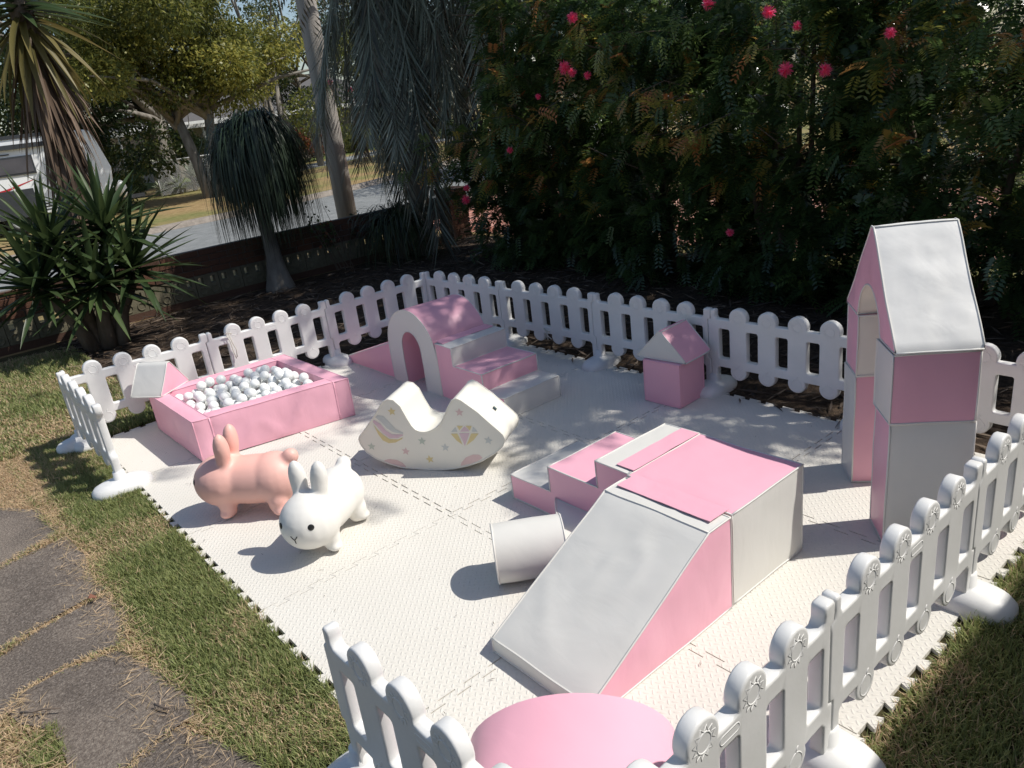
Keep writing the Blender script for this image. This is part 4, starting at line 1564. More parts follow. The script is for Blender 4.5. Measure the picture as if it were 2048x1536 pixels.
# strappy tuft by the wall under the palm
STRAP = leaf_mat('strap_leaf', [(0, (.018, .03, .014, 1)), (1, (.06, .085, .035, 1))], .45, .25)
def strands(n, c, rise, reach, drop, width, seed, seg=7, a_rng=(0, 2 * PI)):
    r = np.random.default_rng(seed)
    a = r.uniform(*a_rng, n)
    rr = reach * r.uniform(.45, 1.1, n)
    h = rise * r.uniform(.3, 1.15, n)
    dr = drop * np.where(r.uniform(size=n) < .3, r.uniform(.9, 1.25, n), r.uniform(.35, .95, n))
    wob = r.normal(scale=.16, size=n)
    V = np.empty((n, (seg + 1) * 2, 3))
    for k in range(seg + 1):
        f = k / seg
        out = rr * np.sin(min(1, f * 1.25) * PI / 2)
        z = h * np.sin(min(1, f * 2.2) * PI / 2) - dr * max(0, f - .22) ** 1.35 / .78 ** 1.35
        x, y = np.cos(a + wob * f) * out, np.sin(a + wob * f) * out
        wd = width * (1 - f ** 3) * .5 + .0008
        tx, ty = -np.sin(a), np.cos(a)
        V[:, 2 * k] = np.stack([c[0] + x + tx * wd, c[1] + y + ty * wd, c[2] + z], 1)
        V[:, 2 * k + 1] = np.stack([c[0] + x - tx * wd, c[1] + y - ty * wd, c[2] + z], 1)
    base = (np.arange(n) * (seg + 1) * 2)[:, None]
    F = np.concatenate([base + np.array([2 * k, 2 * k + 1, 2 * k + 3, 2 * k + 2]) for k in range(seg)])
    return V.reshape(-1, 3), F, np.repeat(r.uniform(0, 1, n), (seg + 1) * 2)
t = thing('strappy_plant', 'fountain shaped strappy plant at the wall under the hanging palm', 'plant', (2.05, 3.75, -.02))
V, F, T = strands(520, (2.05, 3.75, .35), .42, .75, .75, .011, 3)
piece('foliage', V, F, STRAP, t, False, T)['kind'] = 'stuff'
V, F = tube([(2.05, 3.75, -.03), (2.05, 3.75, .2), (2.05, 3.75, .4)], [.10, .07, .04], 9)
piece('trunk', V, F, BARK, t, True)

# ponytail palm
PONY = leaf_mat('ponytail_leaf', [(0, (.010, .019, .012, 1)), (1, (.035, .058, .030, 1))], .45, .15)
t = thing('ponytail_palm', 'ponytail palm with a swollen base and dark drooping mop of leaves, before the wall', 'palm', (.155, 3.78, -.02))
V, F = tube([(.155, 3.78, -.06), (.155, 3.78, .02), (.155, 3.78, .12), (.155, 3.78, .25), (.16, 3.78, .42), (.15, 3.78, .7), (.14, 3.76, 1.0), (.17, 3.76, 1.3), (.2, 3.76, 1.7)], [.21, .185, .155, .125, .10, .085, .08, .085, .07], 14)
piece('trunk', V, F, GREYBARK, t, True)
pv_ = []
for k, (cx, cy, cz) in enumerate([(.2, 3.76, 1.72), (.02, 3.75, 1.62), (.38, 3.76, 1.64), (.22, 3.6, 1.80), (.24, 3.92, 1.75)]):
    pv_.append(strands(560, (cx, cy, cz), .42, .52, 1.18, .0125, 90 + k))
V = np.concatenate([p[0] for p in pv_])
F = np.concatenate([p[1] + k * len(pv_[0][0]) for k, p in enumerate(pv_)])
T = np.concatenate([p[2] for p in pv_])
piece('crown', V, F, PONY, t, False, T)['kind'] = 'stuff'

# ------------------------------------------------------------------ yuccas
YGREEN = leaf_mat('yucca_leaf', [(0, (.030, .055, .022, 1)), (1, (.085, .125, .042, 1))], .4, .22)
YOLIVE = leaf_mat('yucca_leaf_ageing', [(0, (.11, .10, .03, 1)), (1, (.20, .16, .05, 1))], .5, .3)
YDEAD = leaf_mat('yucca_leaf_dead', [(0, (.10, .065, .042, 1)), (1, (.22, .15, .10, 1))], .7, .15)
def sword(name, L, wd, droop, mat, t0, t1, fold=.25):
    V, F = [], []
    sg = 6
    for k in range(sg + 1):
        f = k / sg
        w_ = wd * (.62 + .9 * f - 1.52 * f * f) if f < .999 else 0
        w_ = max(w_, .0006)
        z = -droop * f * f
        V += [(L * f, w_ / 2, z + w_ * fold), (L * f, 0, z), (L * f, -w_ / 2, z + w_ * fold)]
    for k in range(sg):
        a = 3 * k
        F += [(a, a + 1, a + 4, a + 3), (a + 1, a + 2, a + 5, a + 4)]
    tint = [t0 + (t1 - t0) * (i // 3) / sg for i in range(len(V))]
    return mesh_np(name, V, F, mat, True, tint)
SW = [sword('leaf', .62, .08, .04, YGREEN, .1, .5), sword('leaf', .70, .088, .10, YGREEN, .0, .4), sword('leaf', .58, .078, .02, YGREEN, .3, .9)]
SO = [sword('leaf', .66, .068, .12, YOLIVE, .2, .9), sword('leaf', .72, .07, .18, YOLIVE, .0, .7)]
SD = [sword('dead_leaf', .85, .05, .12, YDEAD, .1, .8, .1), sword('dead_leaf', .78, .055, .05, YDEAD, .0, .5, .1), sword('dead_leaf', .92, .045, .16, YDEAD, .3, 1, .1)]
def put_leaf(name, me, parent, p, az, el, roll=0, sc=1):
    o = link(name, me, parent, p)
    o.rotation_euler = (roll, -el, az)
    o.scale = (sc, sc, sc)
    return o
ry = random.Random(21)
t = thing('yucca_shrub', 'many headed green yucca clump with sword leaves in front of the brick wall', 'yucca', (-2.1, 3.2, -.02))
heads = [(-2.30, 3.25, 1.05, 1.15), (-1.78, 3.2, 1.12, 1.15), (-2.05, 3.0, .60, 1.25), (-1.66, 3.05, .68, 1.2), (-2.52, 3.15, .68, 1.2)]
st = []
for hx, hy, hz_, sc in heads:
    st.append(tube([(-2.1 + (hx + 2.1) * .3, 3.2 + (hy - 3.2) * .3, -.04), ((hx - 2.1) / 2, (hy + 3.2) / 2, hz_ * .45), (hx, hy, hz_)], [.09, .07, .05], 8))
V, F = join(st)
piece('stem', V, F, BARK, t, True)
for hi, (hx, hy, hz_, sc) in enumerate(heads):
    for k in range(58):
        el = R(85) - (k / 58) ** .85 * R(118)
        az = k * 2.39996 + ry.uniform(-.2, .2)
        put_leaf('leaf', ry.choice(SW), t, (hx + 2.1 + math.cos(az) * .03, hy - 3.2 + math.sin(az) * .03, hz_ + .02 + .12 * (1 - k / 58)), az, el + ry.uniform(-.1, .1), ry.uniform(-.3, .3), sc * ry.uniform(.8, 1.1))
t = thing('yucca_tree', 'tall yucca tree with a brown skirt of dead leaves at the left edge', 'yucca', (-1.95, 4.75, -.02))
V, F = tube([(-1.95, 4.75, -.05), (-1.80, 4.78, .9), (-1.66, 4.8, 1.8), (-1.60, 4.8, 2.7), (-1.62, 4.8, 3.8)], [.17, .12, .11, .12, .12], 10)
piece('trunk', V, F, BARK, t, True)
for k in range(130):   # green head
    f = k / 130
    el = R(85) - f ** .8 * R(162)
    az = k * 2.39996 + ry.uniform(-.2, .2)
    put_leaf('leaf', ry.choice(SW if f < .55 else SO), t, (.33 + math.cos(az) * .06, .05 + math.sin(az) * .06, 3.85 - .75 * f), az, el + ry.uniform(-.12, .12), ry.uniform(-.3, .3), ry.uniform(1.2, 1.5))
for k in range(250):   # dead skirt
    f = k / 250
    az = k * 2.39996 + ry.uniform(-.3, .3)
    z = 3.15 - 1.35 * f
    put_leaf('dead_leaf', ry.choice(SD), t, (.33 + math.cos(az) * .10, .05 + math.sin(az) * .10, z), az, R(-78) + ry.uniform(-.12, .13) + (.22 if f < .3 else 0), ry.uniform(-.5, .5), ry.uniform(.95, 1.3))

# ------------------------------------------------------------------ small plants by the wall
SPRIG = leaf_mat('sprig_leaf', [(0, (.03, .05, .02, 1)), (.8, (.08, .12, .035, 1)), (1, (.4, .06, .03, 1))], .45, .3)
t = thing('sprig_plant', 'thin upright sprig plant with small round leaves, before the wall by the power pole', 'plant', (1.2, 3.9, -.02))
stm, Pl = [], []
for k in range(9):
    a = rng.uniform(0, 2 * PI)
    b0 = np.array((1.2 + rng.uniform(-.2, .2), 3.9 + rng.uniform(-.05, .1), 0))
    e0 = b0 + np.array((math.cos(a) * .28, .1 * math.sin(a), rng.uniform(.6, .98)))
    stm.append(tube([b0, (b0 + e0) / 2 + rng.normal(scale=.03, size=3), e0], [.006, .005, .002], 4))
    for q in np.linspace(.45, 1, 14):
        Pl.append(b0 + (e0 - b0) * q + rng.normal(scale=.03, size=3))
V, F = join(stm)
piece('stem', V, F, BARK, t)
Pl = np.array(Pl)
V, F = kites(Pl, rand_dirs(len(Pl)), rand_dirs(len(Pl), .5), rng.uniform(.05, .08, len(Pl)), rng.uniform(.03, .045, len(Pl)))
piece('foliage', V, F, SPRIG, t, False, np.repeat(rng.uniform(0, 1, len(Pl)) ** 1.5, 4))['kind'] = 'stuff'

# ------------------------------------------------------------------ power pole
POLE = plain('weathered_timber', [(.3, (.26, .24, .22, 1)), (.7, (.42, .40, .37, 1))], .85, 14, 6, .5, 60, .2, stretch=(1, 1, .06))
t = thing('power_pole', 'grey weathered timber power pole standing behind the brick wall', 'pole', (2.24, 5.6, -.03))
V, F = tube([(2.24, 5.6, -.05), (2.24, 5.6, 2), (2.245, 5.6, 4.5), (2.25, 5.6, 8.5)], [.158, .152, .142, .12], 18)
piece('shaft', V, F, POLE, t, True)
V, F = box(2.25 - .05, 2.25 + .05, 4.6, 6.6, 7.9, 8.02)
piece('crossarm', V, F, POLE, t)

# ------------------------------------------------------------------ background trees
TREE_A = leaf_mat('tree_leaf_golden', [(0, (.045, .065, .016, 1)), (.5, (.13, .15, .034, 1)), (1, (.38, .36, .085, 1))], .45, .45)
TREE_B = leaf_mat('tree_leaf_dark', [(0, (.016, .032, .012, 1)), (.6, (.04, .07, .02, 1)), (1, (.10, .11, .03, 1))], .45, .35)
TREE_C = leaf_mat('tree_leaf_light', [(0, (.05, .075, .02, 1)), (.6, (.11, .14, .035, 1)), (1, (.22, .22, .06, 1))], .45, .4)
def tree(label, loc, trunk_h, r0, clumps, n, L, Wd, mat, ntr=1, bark=GREYBARK, group='trees beyond the road', seed=0, droop=.3):
    rr = np.random.default_rng(seed)
    t = thing('tree', label, 'tree', (*loc, -.03), group)
    parts = []
    for k in range(ntr):
        ox, oy = (rr.uniform(-.4, .4), rr.uniform(-.3, .3)) if ntr > 1 else (0, 0)
        lean = rr.uniform(-.5, .5, 2)
        top = np.array((loc[0] + ox + lean[0], loc[1] + oy + lean[1], trunk_h))
        b = np.array((loc[0] + ox, loc[1] + oy, -.1))
        parts.append(tube([b, b * .6 + top * .4 + rr.normal(scale=.08, size=3), top], [r0, r0 * .8, r0 * .6], 9))
        for c, r_ in clumps:
            if rr.uniform() < .35:
                c = np.array(c) + rr.normal(scale=.2, size=3)
                parts.append(tube([top + (0, 0, rr.uniform(-.8, 0)), (top + c) / 2 + rr.normal(scale=.25, size=3), c], [r0 * .45, r0 * .28, r0 * .08], 6))
    V, F = join(parts)
    piece('trunk', V, F, bark, t, True)
    sd = np.array(sdir)
    me = crown_mesh('crown', n, clumps, L, Wd, mat, droop)
    o = link('crown', me, t)
    o.location = (-loc[0], -loc[1], .03)
    o['kind'] = 'stuff'
    return t
def mk(c, spread, k, rr_, seed):
    r = np.random.default_rng(seed)
    out = []
    for i in range(k):
        p = np.array(c) + r.normal(size=3) * np.array(spread)
        s_ = rr_ * r.uniform(.7, 1.3)
        out.append((tuple(p), (s_, s_, s_ * .75)))
    return out
tree('broad leafy tree with golden green sunlit foliage across the road, two pale trunks', (5.3, 20.4), 3.0, .22, mk((5.0, 20.0, 5.4), (2.1, 1.5, 1.3), 34, 1.0, 1) + mk((4.8, 19.4, 4.0), (1.7, .7, .35), 9, .75, 41), 58000, .15, .065, TREE_A, 2, seed=1)
tree('darker dense tree behind the campervan, left of the golden one', (5.6, 26.0), 3.4, .34, mk((3.2, 25.0, 4.6), (2.0, 1.5, 1.9), 28, 1.35, 2), 36000, .19, .08, TREE_B, 2, seed=2)
tree('slender pale stemmed trees with thin crowns beside the power pole', (10.3, 26.0), 4.2, .14, mk((9.9, 26.0, 5.6), (1.3, 1.3, 1.9), 20, .75, 3), 14000, .15, .055, TREE_A, 4, seed=3)
tree('airy tree with open crown in front of the far house', (12.5, 27.5), 4.0, .15, mk((12.3, 27.5, 5.5), (1.8, 1.3, 1.8), 20, .9, 4), 15000, .17, .06, TREE_B, 3, seed=4)
tree('dark tree behind the hanging palm fronds', (15.5, 24.0), 3.4, .25, mk((15.5, 24, 5.0), (2.2, 1.5, 1.9), 18, 1.2, 5), 12000, .18, .075, TREE_B, 1, seed=5)
tree('pale green bushy tree far off at the left edge', (-1.5, 44), 1.6, .3, mk((-2.2, 44, 2.2), (2.4, 1.5, 1.0), 14, 1.4, 6), 9000, .26, .12, TREE_C, 1, seed=6)
tree('tall dark tree closing the view behind the driveway', (13.5, 11.5), 3.0, .28, mk((13.5, 11.5, 4.4), (1.7, 2.4, 1.8), 20, 1.2, 7), 13000, .17, .07, TREE_B, 1, seed=7)
tree('dense evergreen tree across the driveway behind the shrubs', (12.5, 4.5), 2.6, .28, mk((12.5, 4.2, 3.4), (1.2, 2.6, 1.5), 20, 1.25, 8), 14000, .16, .065, TREE_B, 1, seed=8)
tree('dense evergreen tree across the driveway at the far right', (11.8, -1.8), 2.6, .28, mk((11.8, -1.6, 3.2), (1.2, 2.4, 1.5), 20, 1.25, 9), 14000, .16, .065, TREE_B, 1, seed=9)

def bush(label, c, r_, n, L, Wd, mat, seed, flower=None):
    t = thing('bush', label, 'bush', (c[0], c[1], -.02), 'bushes across the road')
    cl = mk((c[0], c[1], r_[2] * .55), (r_[0] * .45, r_[1] * .45, r_[2] * .22), 9, min(r_) * .5, seed)
    me = crown_mesh('foliage', n, cl, L, Wd, mat, .1)
    o = link('foliage', me, t, (-c[0], -c[1], .02))
    o['kind'] = 'stuff'
    V, F = join([tube([(c[0], c[1], -.05), (q[0][0], q[0][1], max(.15, q[0][2] - .1))], [.04, .012], 5) for q in cl[:6]])
    piece('stem', V, F, BARK, t)
    if flower:
        P, u = blobs(26, cl)
        V, F = kites(P, rand_dirs(26, 1.2), rand_dirs(26), np.full(26, .26), np.full(26, .07))
        piece('flower_spike', V, F, flower, t, False, np.repeat(rng.uniform(0, 1, 26), 4))['kind'] = 'stuff'
    return t
SALMON = leaf_mat('salmon_flower', [(0, (.45, .18, .13, 1)), (1, (.6, .32, .25, 1))], .6, .3)
bush('tall shrub with salmon flower spikes between the campervan and wire fence', (3.15, 24.3), (.95, .8, 2.3), 8500, .13, .04, TREE_C, 21, SALMON)
bush('dense dark shrub under the golden tree, left of its trunks', (3.6, 29.0), (1.6, 1.2, 2.6), 8000, .16, .07, TREE_B, 28)
bush('broad dark screen shrub right of the big pale trunk', (8.3, 31.0), (2.2, 1.2, 2.8), 9000, .16, .07, TREE_B, 29)
bush('low dark shrub at the end of the campervan', (2.75, 21.3), (.6, .5, .8), 2200, .12, .05, TREE_B, 22)
bush('dark shrub in the garden of the far house, right of the slender trees', (12.6, 31.5), (1.6, 1.2, 1.6), 5200, .16, .07, TREE_B, 23)
bush('shrub with red leaves under the far trees', (14.6, 32.5), (1.2, 1.0, 1.5), 3800, .16, .07, leaf_mat('red_leaf', [(0, (.05, .06, .02, 1)), (.6, (.10, .09, .02, 1)), (1, (.30, .06, .03, 1))], .5, .35), 24)
bush('pale green shrub on the far lawn edge behind the hanging palm', (18.5, 34.5), (1.7, 1.2, 1.3), 4200, .17, .08, TREE_C, 25)
bush('dark leafy shrub in the house garden behind the ponytail palm', (8.6, 27.8), (1.5, 1.0, 1.7), 5200, .15, .06, TREE_B, 26)
bush('tall screen shrub far behind the pole', (20.0, 30.0), (2.0, 1.4, 2.6), 5200, .18, .08, TREE_B, 27)

# agaves behind the wire fence
AG = leaf_mat('agave_leaf', [(0, (.16, .20, .13, 1)), (1, (.34, .38, .27, 1))], .5, .15)
SA = [sword('leaf', .62, .13, .10, AG, .1, .9, .2), sword('leaf', .55, .12, .02, AG, .3, .8, .2)]
for (ax0, ay0, sc, lab) in ((5.7, 24.9, 1.0, 'larger pale green agave rosette at the foot of the wire fence'), (6.35, 25.2, 1.05, 'right hand pale agave rosette, higher, beside the big trunk'), (5.2, 25.4, .7, 'small dusty agave half hidden by the wire fence post')):
    t = thing('agave', lab, 'agave', (ax0, ay0, .0), 'agaves by the wire fence')
    zz = .12 if sc < 1.02 else .45
    V, F = tube([(ax0, ay0, -.05), (ax0, ay0, zz + .1)], [.09, .07], 7)
    piece('stem', V, F, BARK, t)
    for k in range(26):
        el = R(80) - k / 26 * R(85)
        put_leaf('leaf', SA[k % 2], t, (0, 0, zz + .05), k * 2.4, el, 0, sc * ry.uniform(.85, 1.1))

# chain-link fence
GALV = plain('galvanised_steel', [(.3, (.42, .43, .44, 1)), (.7, (.58, .59, .60, 1))], .45, 10)
t = thing('wire_fence', 'low chain link fence with a galvanised top rail across the road', 'fence', (5.0, 24.7, -.02))
fa, fb_ = np.array((4.95, 24.7, 0)), np.array((9.2, 24.9, 0))
for k in range(3):
    p = fa + (fb_ - fa) * k / 2
    V, F = tube([p + (0, 0, -.05), p + (0, 0, 1.22)], .032, 8)
    piece('post', V, F, GALV, t, True)
V, F = tube([fa + (0, 0, 1.2), fb_ + (0, 0, 1.2)], .026, 8)
piece('top_rail', V, F, GALV, t, True)
wr_ = []
nW = 70
for k in range(-18, nW):
    for s_ in (1, -1):
        x0_ = k / nW
        x1_ = x0_ + 18 / nW
        z0_, z1_ = (0.02, 1.18) if s_ > 0 else (1.18, .02)
        a, b = max(0, x0_), min(1, x1_)
        if a >= b: continue
        za = z0_ + (z1_ - z0_) * (a - x0_) / (x1_ - x0_)
        zb_ = z0_ + (z1_ - z0_) * (b - x0_) / (x1_ - x0_)
        pa, pb = fa + (fb_ - fa) * a, fa + (fb_ - fa) * b
        wr_.append(tube([pa + (0, .02, za), pb + (0, .02, zb_)], .005, 3, False, False))
V, F = join(wr_)
piece('wire_mesh', V, F, GALV, t)['kind'] = 'stuff'

# ------------------------------------------------------------------ campervan across the road
VANW = plain('van_white', [(.3, (.78, .79, .80, 1)), (.7, (.82, .83, .84, 1))], .35, 2)
VAND = plain('van_charcoal', [(.3, (.03, .034, .04, 1)), (.7, (.05, .054, .06, 1))], .4, 4)
VANG = plain('van_window', [(.3, (.07, .07, .08, 1)), (.7, (.12, .115, .125, 1))], .12, 1.2)
VANR = plain('van_red', [(.3, (.42, .02, .03, 1)), (.7, (.5, .03, .04, 1))], .4, 3)
TYRE = plain('tyre_rubber', [(.3, (.015, .015, .015, 1)), (.7, (.03, .03, .03, 1))], .85, 20)
VY = 19.2
vx0, vx1 = -5.2, 2.2
t = thing('campervan', 'white caravan with a dark awning, window and red stripe parked across the road', 'caravan', (-1.5, VY + 1.1, -.02))
prof = [(vx0, .42), (vx1 - .28, .42), (vx1 - .05, .75), (vx1 + .05, 1.4), (vx1 - .12, 2.05)] + [(vx1 - .42 + .28 * math.cos(a), 2.20 + .28 * math.sin(a)) for a in np.linspace(.1, PI / 2, 6)] + [(vx0, 2.48)]
Vv = [(x, VY, z) for x, z in prof] + [(x, VY + 2.2, z) for x, z in prof]
n = len(prof)
Fv = [tuple(range(n)), tuple(range(2 * n - 1, n - 1, -1))] + [(i, n + i, n + (i + 1) % n, (i + 1) % n) for i in range(n)]
o = piece('body', Vv, Fv, VANW, t)
bv = o.modifiers.new('b', 'BEVEL')
bv.width = .05
bv.segments = 3
bv.limit_method = 'ANGLE'
piece('roof_rail', *box(vx0, .75, VY - .03, VY + .1, 2.44, 2.53), VAND, t)
piece('awning', *box(vx0, .72, VY - .10, VY - .004, 2.18, 2.30), VAND, t)
def win(x0, x1, z0, z1):
    f = piece('window', *box(x0, x1, VY - .035, VY - .004, z0, z1), VAND, t)
    g_ = piece('pane', *box(x0 + .05, x1 - .05, VY - .046, VY - .036, z0 + .05, z1 - .05), VANG, t)
    g_.parent = f
    g_.location = (0, 0, 0)
win(-1.1, .36, 1.52, 2.0)
win(-3.6, -2.0, 1.52, 2.0)
piece('grab_handle', *box(-.6, -.15, VY - .03, VY - .004, 2.05, 2.08), VAND, t)
st_ = [(-2.6, .65), (-1.2, .68), (-.4, .80), (.25, 1.0), (.28, 1.02), (-.45, .845), (-1.2, .725), (-2.6, .69)]
V2, T2 = fill2d([st_])
piece('red_stripe', [(x, VY - .006, z + .36) for x, z in V2], [tuple(f) for f in T2], VANR, t)
for z in (.52, .60, .68):
    piece('dark_stripe', *box(.05, .62 + z * .4, VY - .012, VY - .003, z, z + .035), VAND, t)
piece('wheel_arch', *box(-.85, .15, VY - .02, VY - .002, .42, 1.15), VAND, t)
piece('marker_light', *box(.62, .8, VY - .03, VY - .004, .98, 1.06), VAND, t)
piece('vent_hatch', *box(.60, .72, VY - .02, VY - .004, 1.18, 1.22), VAND, t)
piece('corner_trim', [(1.35, VY - .008, 2.2), (1.47, VY - .008, 2.16), (1.72, VY - .008, 1.2), (1.62, VY - .008, 1.2), (1.35, VY - .003, 2.2), (1.47, VY - .003, 2.16), (1.72, VY - .003, 1.2), (1.62, VY - .003, 1.2)], [(0, 1, 2, 3), (7, 6, 5, 4), (0, 4, 5, 1), (1, 5, 6, 2), (2, 6, 7, 3), (3, 7, 4, 0)], VAND, t)
for xw in (-.42, -3.2):
    for yw in (VY + .16, VY + 2.05):
        wv, wf = tube([(xw, yw - .11, .33), (xw, yw - .09, .33), (xw, yw + .09, .33), (xw, yw + .11, .33)], [.27, .33, .33, .27], 22)
        wheel = piece('wheel', wv, wf, TYRE, t, True)
        hv, hf = tube([(xw, yw - .125, .33), (xw, yw - .112, .33)], [.15, .18], 16)
        h_ = piece('rim', hv, hf, GALV, t, False)
        h_.parent = wheel
        h_.location = (0, 0, 0)
piece('drawbar', *box(vx1 - .3, vx1 + 1.0, VY + 1.0, VY + 1.15, .40, .5), VAND, t)
gv, gf = uv_sphere((vx1 + .35, VY + .9, .72), (.17, .17, .26), None, 14, 9)
piece('gas_bottle', gv, gf, VANW, t, True)

# ------------------------------------------------------------------ far house
HB = plain('house_brick', [(.3, (.24, .19, .155, 1)), (.7, (.33, .27, .22, 1))], .9, 12, 5, .3, 40)
HR = plain('house_roof_tile', [(.3, (.075, .07, .07, 1)), (.7, (.12, .115, .11, 1))], .85, 14, 5, .4, 20)
FASC = plain('fascia_white', [(.3, (.68, .68, .66, 1)), (.7, (.76, .76, .74, 1))], .5, 4)
hs = thing('house', 'low brick house with a grey roof and white fascia behind the far trees', 'house', (15, 40, -.02))
piece('wall', *box(8, 24, 36, 46, -.05, 2.5), HB, hs)
V = [(7.3, 35.3, 2.52), (24.7, 35.3, 2.52), (24.7, 46.7, 2.52), (7.3, 46.7, 2.52), (12, 41, 4.6), (20, 41, 4.6)]
F = [(0, 1, 5, 4), (1, 2, 5), (2, 3, 4, 5), (3, 0, 4), (0, 3, 2, 1)]
piece('roof', V, F, HR, hs)
piece('fascia', *box(7.25, 24.75, 35.2, 35.28, 2.36, 2.6), FASC, hs)
piece('carport_roof', *box(5.5, 9.5, 31, 35.1, 2.25, 2.42), FASC, hs)
for px_ in (5.7, 9.3):
    V, F = tube([(px_, 31.2, -.05), (px_, 31.2, 2.25)], .05, 8)
    piece('carport_post', V, F, FASC, hs)
for wx in (11, 15, 19.5):
    f = piece('window', *box(wx, wx + 1.8, 35.93, 35.995, .9, 2.1), FASC, hs)
    g_ = piece('pane', *box(wx + .08, wx + 1.72, 35.91, 35.928, .98, 2.02), VANG, hs)
    g_.parent = f
    g_.location = (0, 0, 0)

# the photographer's own house, just out of frame: its eave shades the near lawn
own = thing('house', 'rendered house wall with a wide eave beside the right hand lawn', 'house', (2, -8, -.02))
piece('wall', *box(-5.5, 8, -11, -6.95, -.05, 2.55), HB, own)
piece('roof', [(-6, -6.36, 2.62), (8.6, -6.36, 2.62), (8.6, -11.8, 2.62), (-6, -11.8, 2.62), (-2, -8.9, 4.0), (5, -8.9, 4.0)], [(0, 1, 5, 4), (1, 2, 5), (2, 3, 4, 5), (3, 0, 4), (0, 3, 2, 1)], HR, own)
piece('fascia', *box(-6, 8.6, -6.355, -6.33, 2.50, 2.66), FASC, own)

# ------------------------------------------------------------------ lawn grass, thatch, litter
GRASS = leaf_mat('grass_blade', [(0, (.12, .155, .055, 1)), (.45, (.26, .30, .11, 1)), (.72, (.40, .41, .18, 1)), (.80, (.45, .35, .20, 1)), (1, (.66, .50, .33, 1))], .55, .35, .3)
slabs2 = [[tuple(p) for p in s_] for s_ in SL]
mat_outline = [(MX[0] + .012, MY[0]), (MX[3], MY[0]), (MX[3], MY[5] - .005), (MX[0] + .012, MY[5] - .005)]
def grass(name, poly, dens, hmin, hmax, wd, dry_fn, lab=None, zb=-.022):
    P = np.array(poly)
    x0_, y0_ = P.min(0)
    x1_, y1_ = P.max(0)
    n = int((x1_ - x0_) * (y1_ - y0_) * dens)
    Q = np.stack([rng.uniform(x0_, x1_, n), rng.uniform(y0_, y1_, n)], 1)
    ok = inside_np(Q, poly) & ~inside_np(Q, mat_outline)
    for s_ in slabs2:
        c = np.mean(s_, axis=0)
        ok &= ~inside_np(Q, [tuple(c + (np.array(p) - c) * .965) for p in s_])
    Q = Q[ok]
    n = len(Q)
    dry = dry_fn(Q)
    a = rng.uniform(0, 2 * PI, n)
    lean = rng.uniform(.25, 1.1, n) + dry * .5
    clump = np.array([noise.noise((q[0] * 5, q[1] * 5, 1)) for q in Q])
    h = rng.uniform(hmin, hmax, n) * (1 + .45 * clump) * (1 - .35 * dry)
    d1 = np.stack([np.cos(a) * lean * .5, np.sin(a) * lean * .5, np.ones(n)], 1)
    d2 = np.stack([np.cos(a) * lean * 1.3, np.sin(a) * lean * 1.3, np.ones(n) * (.75 - .55 * dry)], 1)
    d1, d2 = unit(d1), unit(d2)
    side = np.stack([-np.sin(a), np.cos(a), np.zeros(n)], 1) * wd / 2
    V = np.empty((n, 5, 3))
    b0 = np.concatenate([Q, np.full((n, 1), zb)], 1)
    mid = b0 + d1 * h[:, None] * .55
    V[:, 0], V[:, 1] = b0 - side, b0 + side
    V[:, 2], V[:, 3] = mid + side * .8, mid - side * .8
    V[:, 4] = mid + d2 * h[:, None] * .6
    base = (np.arange(n) * 5)[:, None]
    F = np.concatenate([base + np.array([0, 1, 2]), base + np.array([0, 2, 3]), base + np.array([3, 2, 4])])
    tint = np.clip(rng.beta(2.2, 2.4, n) * .75 + .1 * clump, 0, .74)
    isdry = rng.uniform(size=n) < dry
    tint = np.where(isdry, rng.uniform(.8, 1, n), tint)
    o = link(name, mesh_np(name, V.reshape(-1, 3), F, GRASS, False, np.repeat(tint, 5)))
    o['kind'] = 'stuff'
    if lab: o['label'] = lab
    return o
def dry_strip(Q):
    edge = np.exp(-((Q[:, 0] + 3.36) / .07) ** 2) * .7 + (Q[:, 0] < -3.42) * .75
    patch_ = np.array([noise.noise((q[0] * 2.4, q[1] * 2.4, 7)) for q in Q])
    d = .05 + edge + np.clip(patch_ * .8 - .05, -.1, .4)
    d = d + (Q[:, 1] > -.35) * .25 - ((Q[:, 0] + 3.72) ** 2 + (Q[:, 1] + 2.86) ** 2 < .012) * .8
    return np.clip(d, .04, .95)
grass('grass', [(-3.95, .6), (-2.86, .6), (-2.86, -4.4), (-3.3, -4.7), (-3.95, -4.2)], 30000, .022, .05, .0042, dry_strip, 'short patchy green and straw coloured grass beside the path')
grass('grass', [(-3.1, -4.3), (-2.6, -4.86), (-2.86, -5.0), (-3.4, -4.8), (-3.4, -4.3)], 20000, .025, .05, .0045, lambda Q: np.full(len(Q), .1), 'green grass round the near fence foot')
grass('grass', [(-3.0, -4.84), (1.8, -4.84), (2.2, -5.6), (-1.0, -5.75), (-3.0, -5.4)], 20000, .028, .065, .0046, lambda Q: np.clip(.18 + .5 * np.array([noise.noise((q[0] * 3, q[1] * 3, 2)) for q in Q]), .03, .8), 'green lawn along the right hand fence')
grass('grass', [(-5.2, .5), (-2.93, .5), (-2.93, .3), (-2.4, .3), (-2.35, 3.6), (-5.2, 4.0)], 9000, .03, .07, .008, lambda Q: np.clip(.35 + .8 * np.array([noise.noise((q[0] * 1.2, q[1] * 1.2, 4)) for q in Q]), .05, .95), 'patchy lawn at the left behind the fence')

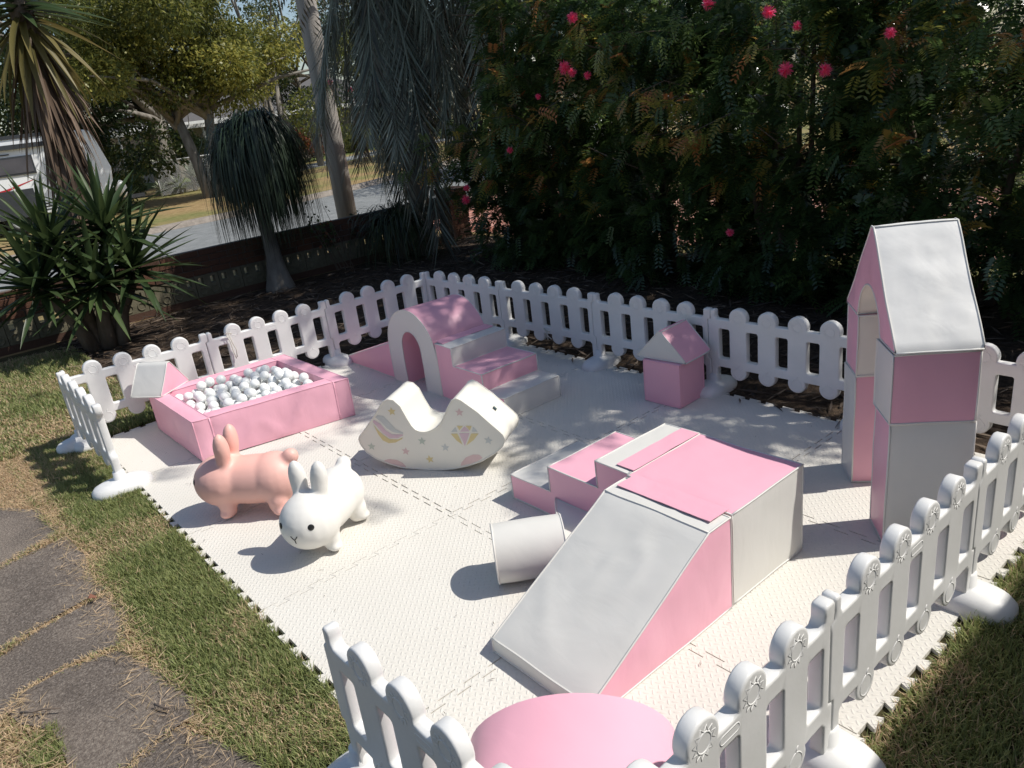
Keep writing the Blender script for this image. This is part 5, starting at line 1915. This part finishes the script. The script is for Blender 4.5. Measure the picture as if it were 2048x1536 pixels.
LITTER = leaf_mat('litter_bits', [(0, (.025, .018, .014, 1)), (.5, (.09, .065, .048, 1)), (1, (.24, .18, .13, 1))], .85, 0)
n = 9000
Q = np.stack([rng.uniform(-2.5, 3.6, n), rng.uniform(-4.8, 4.0, n)], 1)
ok = (Q[:, 0] > .22) | (Q[:, 1] > .22)
Q = Q[ok]
n = len(Q)
a = rng.uniform(0, 2 * PI, n)
d = np.stack([np.cos(a), np.sin(a), rng.uniform(-.05, .25, n)], 1)
V, F = kites(np.concatenate([Q, rng.uniform(-.016, .004, (n, 1))], 1), d, rand_dirs(n, 1.5), rng.uniform(.05, .26, n), rng.uniform(.006, .022, n))
o = link('leaf_litter', mesh_np('leaf_litter', V, F, LITTER, False, np.repeat(rng.uniform(0, 1, n) ** 1.4, 4)))
tag(o, 'dark leaf litter and twigs over the shaded garden bed', None, None, 'stuff')
# dry stems on the path edge
n = 1900
c = np.array([(-3.36, y) for y in rng.uniform(-4.0, -.2, n)]) + rng.normal(scale=(.06, .02), size=(n, 2))
far = rng.uniform(size=n) < .35
c[far] = np.stack([rng.uniform(-3.95, -3.72, far.sum()), rng.uniform(-3.4, -2.45, far.sum())], 1)
a = rng.uniform(0, 2 * PI, n)
d = np.stack([np.cos(a), np.sin(a), rng.uniform(0, .3, n)], 1)
V, F = kites(np.concatenate([c, np.full((n, 1), .004)], 1), d, rand_dirs(n, 2), rng.uniform(.03, .09, n), rng.uniform(.002, .0038, n))
o = link('dry_thatch', mesh_np('dry_thatch', V, F, GRASS, False, np.repeat(rng.uniform(.8, 1, n), 4)))
tag(o, 'dry straw thatch along the edges of the path slabs', None, None, 'stuff')
n = 260
c = np.stack([rng.uniform(MX[0], MX[3], n), rng.uniform(MY[5], MY[0], n)], 1)
edge_ = np.minimum(np.minimum(c[:, 0] - MX[0], MX[3] - c[:, 0]), np.minimum(c[:, 1] - MY[5], MY[0] - c[:, 1]))
c = c[rng.uniform(size=n) < np.exp(-edge_ / .45) + .12]
n = len(c)
a = rng.uniform(0, 2 * PI, n)
V, F = kites(np.concatenate([c, np.full((n, 1), .0035)], 1), np.stack([np.cos(a), np.sin(a), np.full(n, .02)], 1), np.tile((0, 0, 1.0), (n, 1)), rng.uniform(.008, .035, n), rng.uniform(.0016, .004, n))
o = link('mat_debris', mesh_np('mat_debris', V, F, LITTER, False, np.repeat(rng.uniform(.2, 1, n), 4)))
tag(o, 'bits of dry grass and twig blown onto the play mat', None, None, 'stuff')
STICK = plain('stick', [(.3, (.10, .075, .06, 1)), (.7, (.20, .16, .13, 1))], .85, 30)
for pts, lab in (([(-3.79, -2.60, .015), (-3.75, -2.64, .018), (-3.72, -2.655, .02), (-3.67, -2.70, .016)], 'small grey stick lying on the lower path slab'),
                 ([(-3.40, -2.96, .012), (-3.385, -3.0, .014), (-3.365, -3.03, .012)], 'short pale twig on the lowest path slab')):
    V, F = tube(pts, [.005, .0045, .004, .0025][:len(pts)], 6)
    o = link('stick', mesh_np('stick', V, F, STICK, True))
    tag(o, lab, 'stick')
RL = leaf_mat('red_dead_leaf', [(0, (.16, .06, .035, 1)), (1, (.26, .11, .07, 1))], .6, .2)
V = [(-3.43, -1.985, .012), (-3.415, -2.0, .03), (-3.385, -2.015, .022), (-3.40, -1.975, .035), (-3.38, -1.99, .016)]
o = link('fallen_leaf', mesh_np('fallen_leaf', V, [(0, 1, 3), (1, 2, 4), (1, 4, 3)], RL, False, [0, .5, 1, .6, .8]))
tag(o, 'curled reddish brown leaf on the path slab', 'leaf')
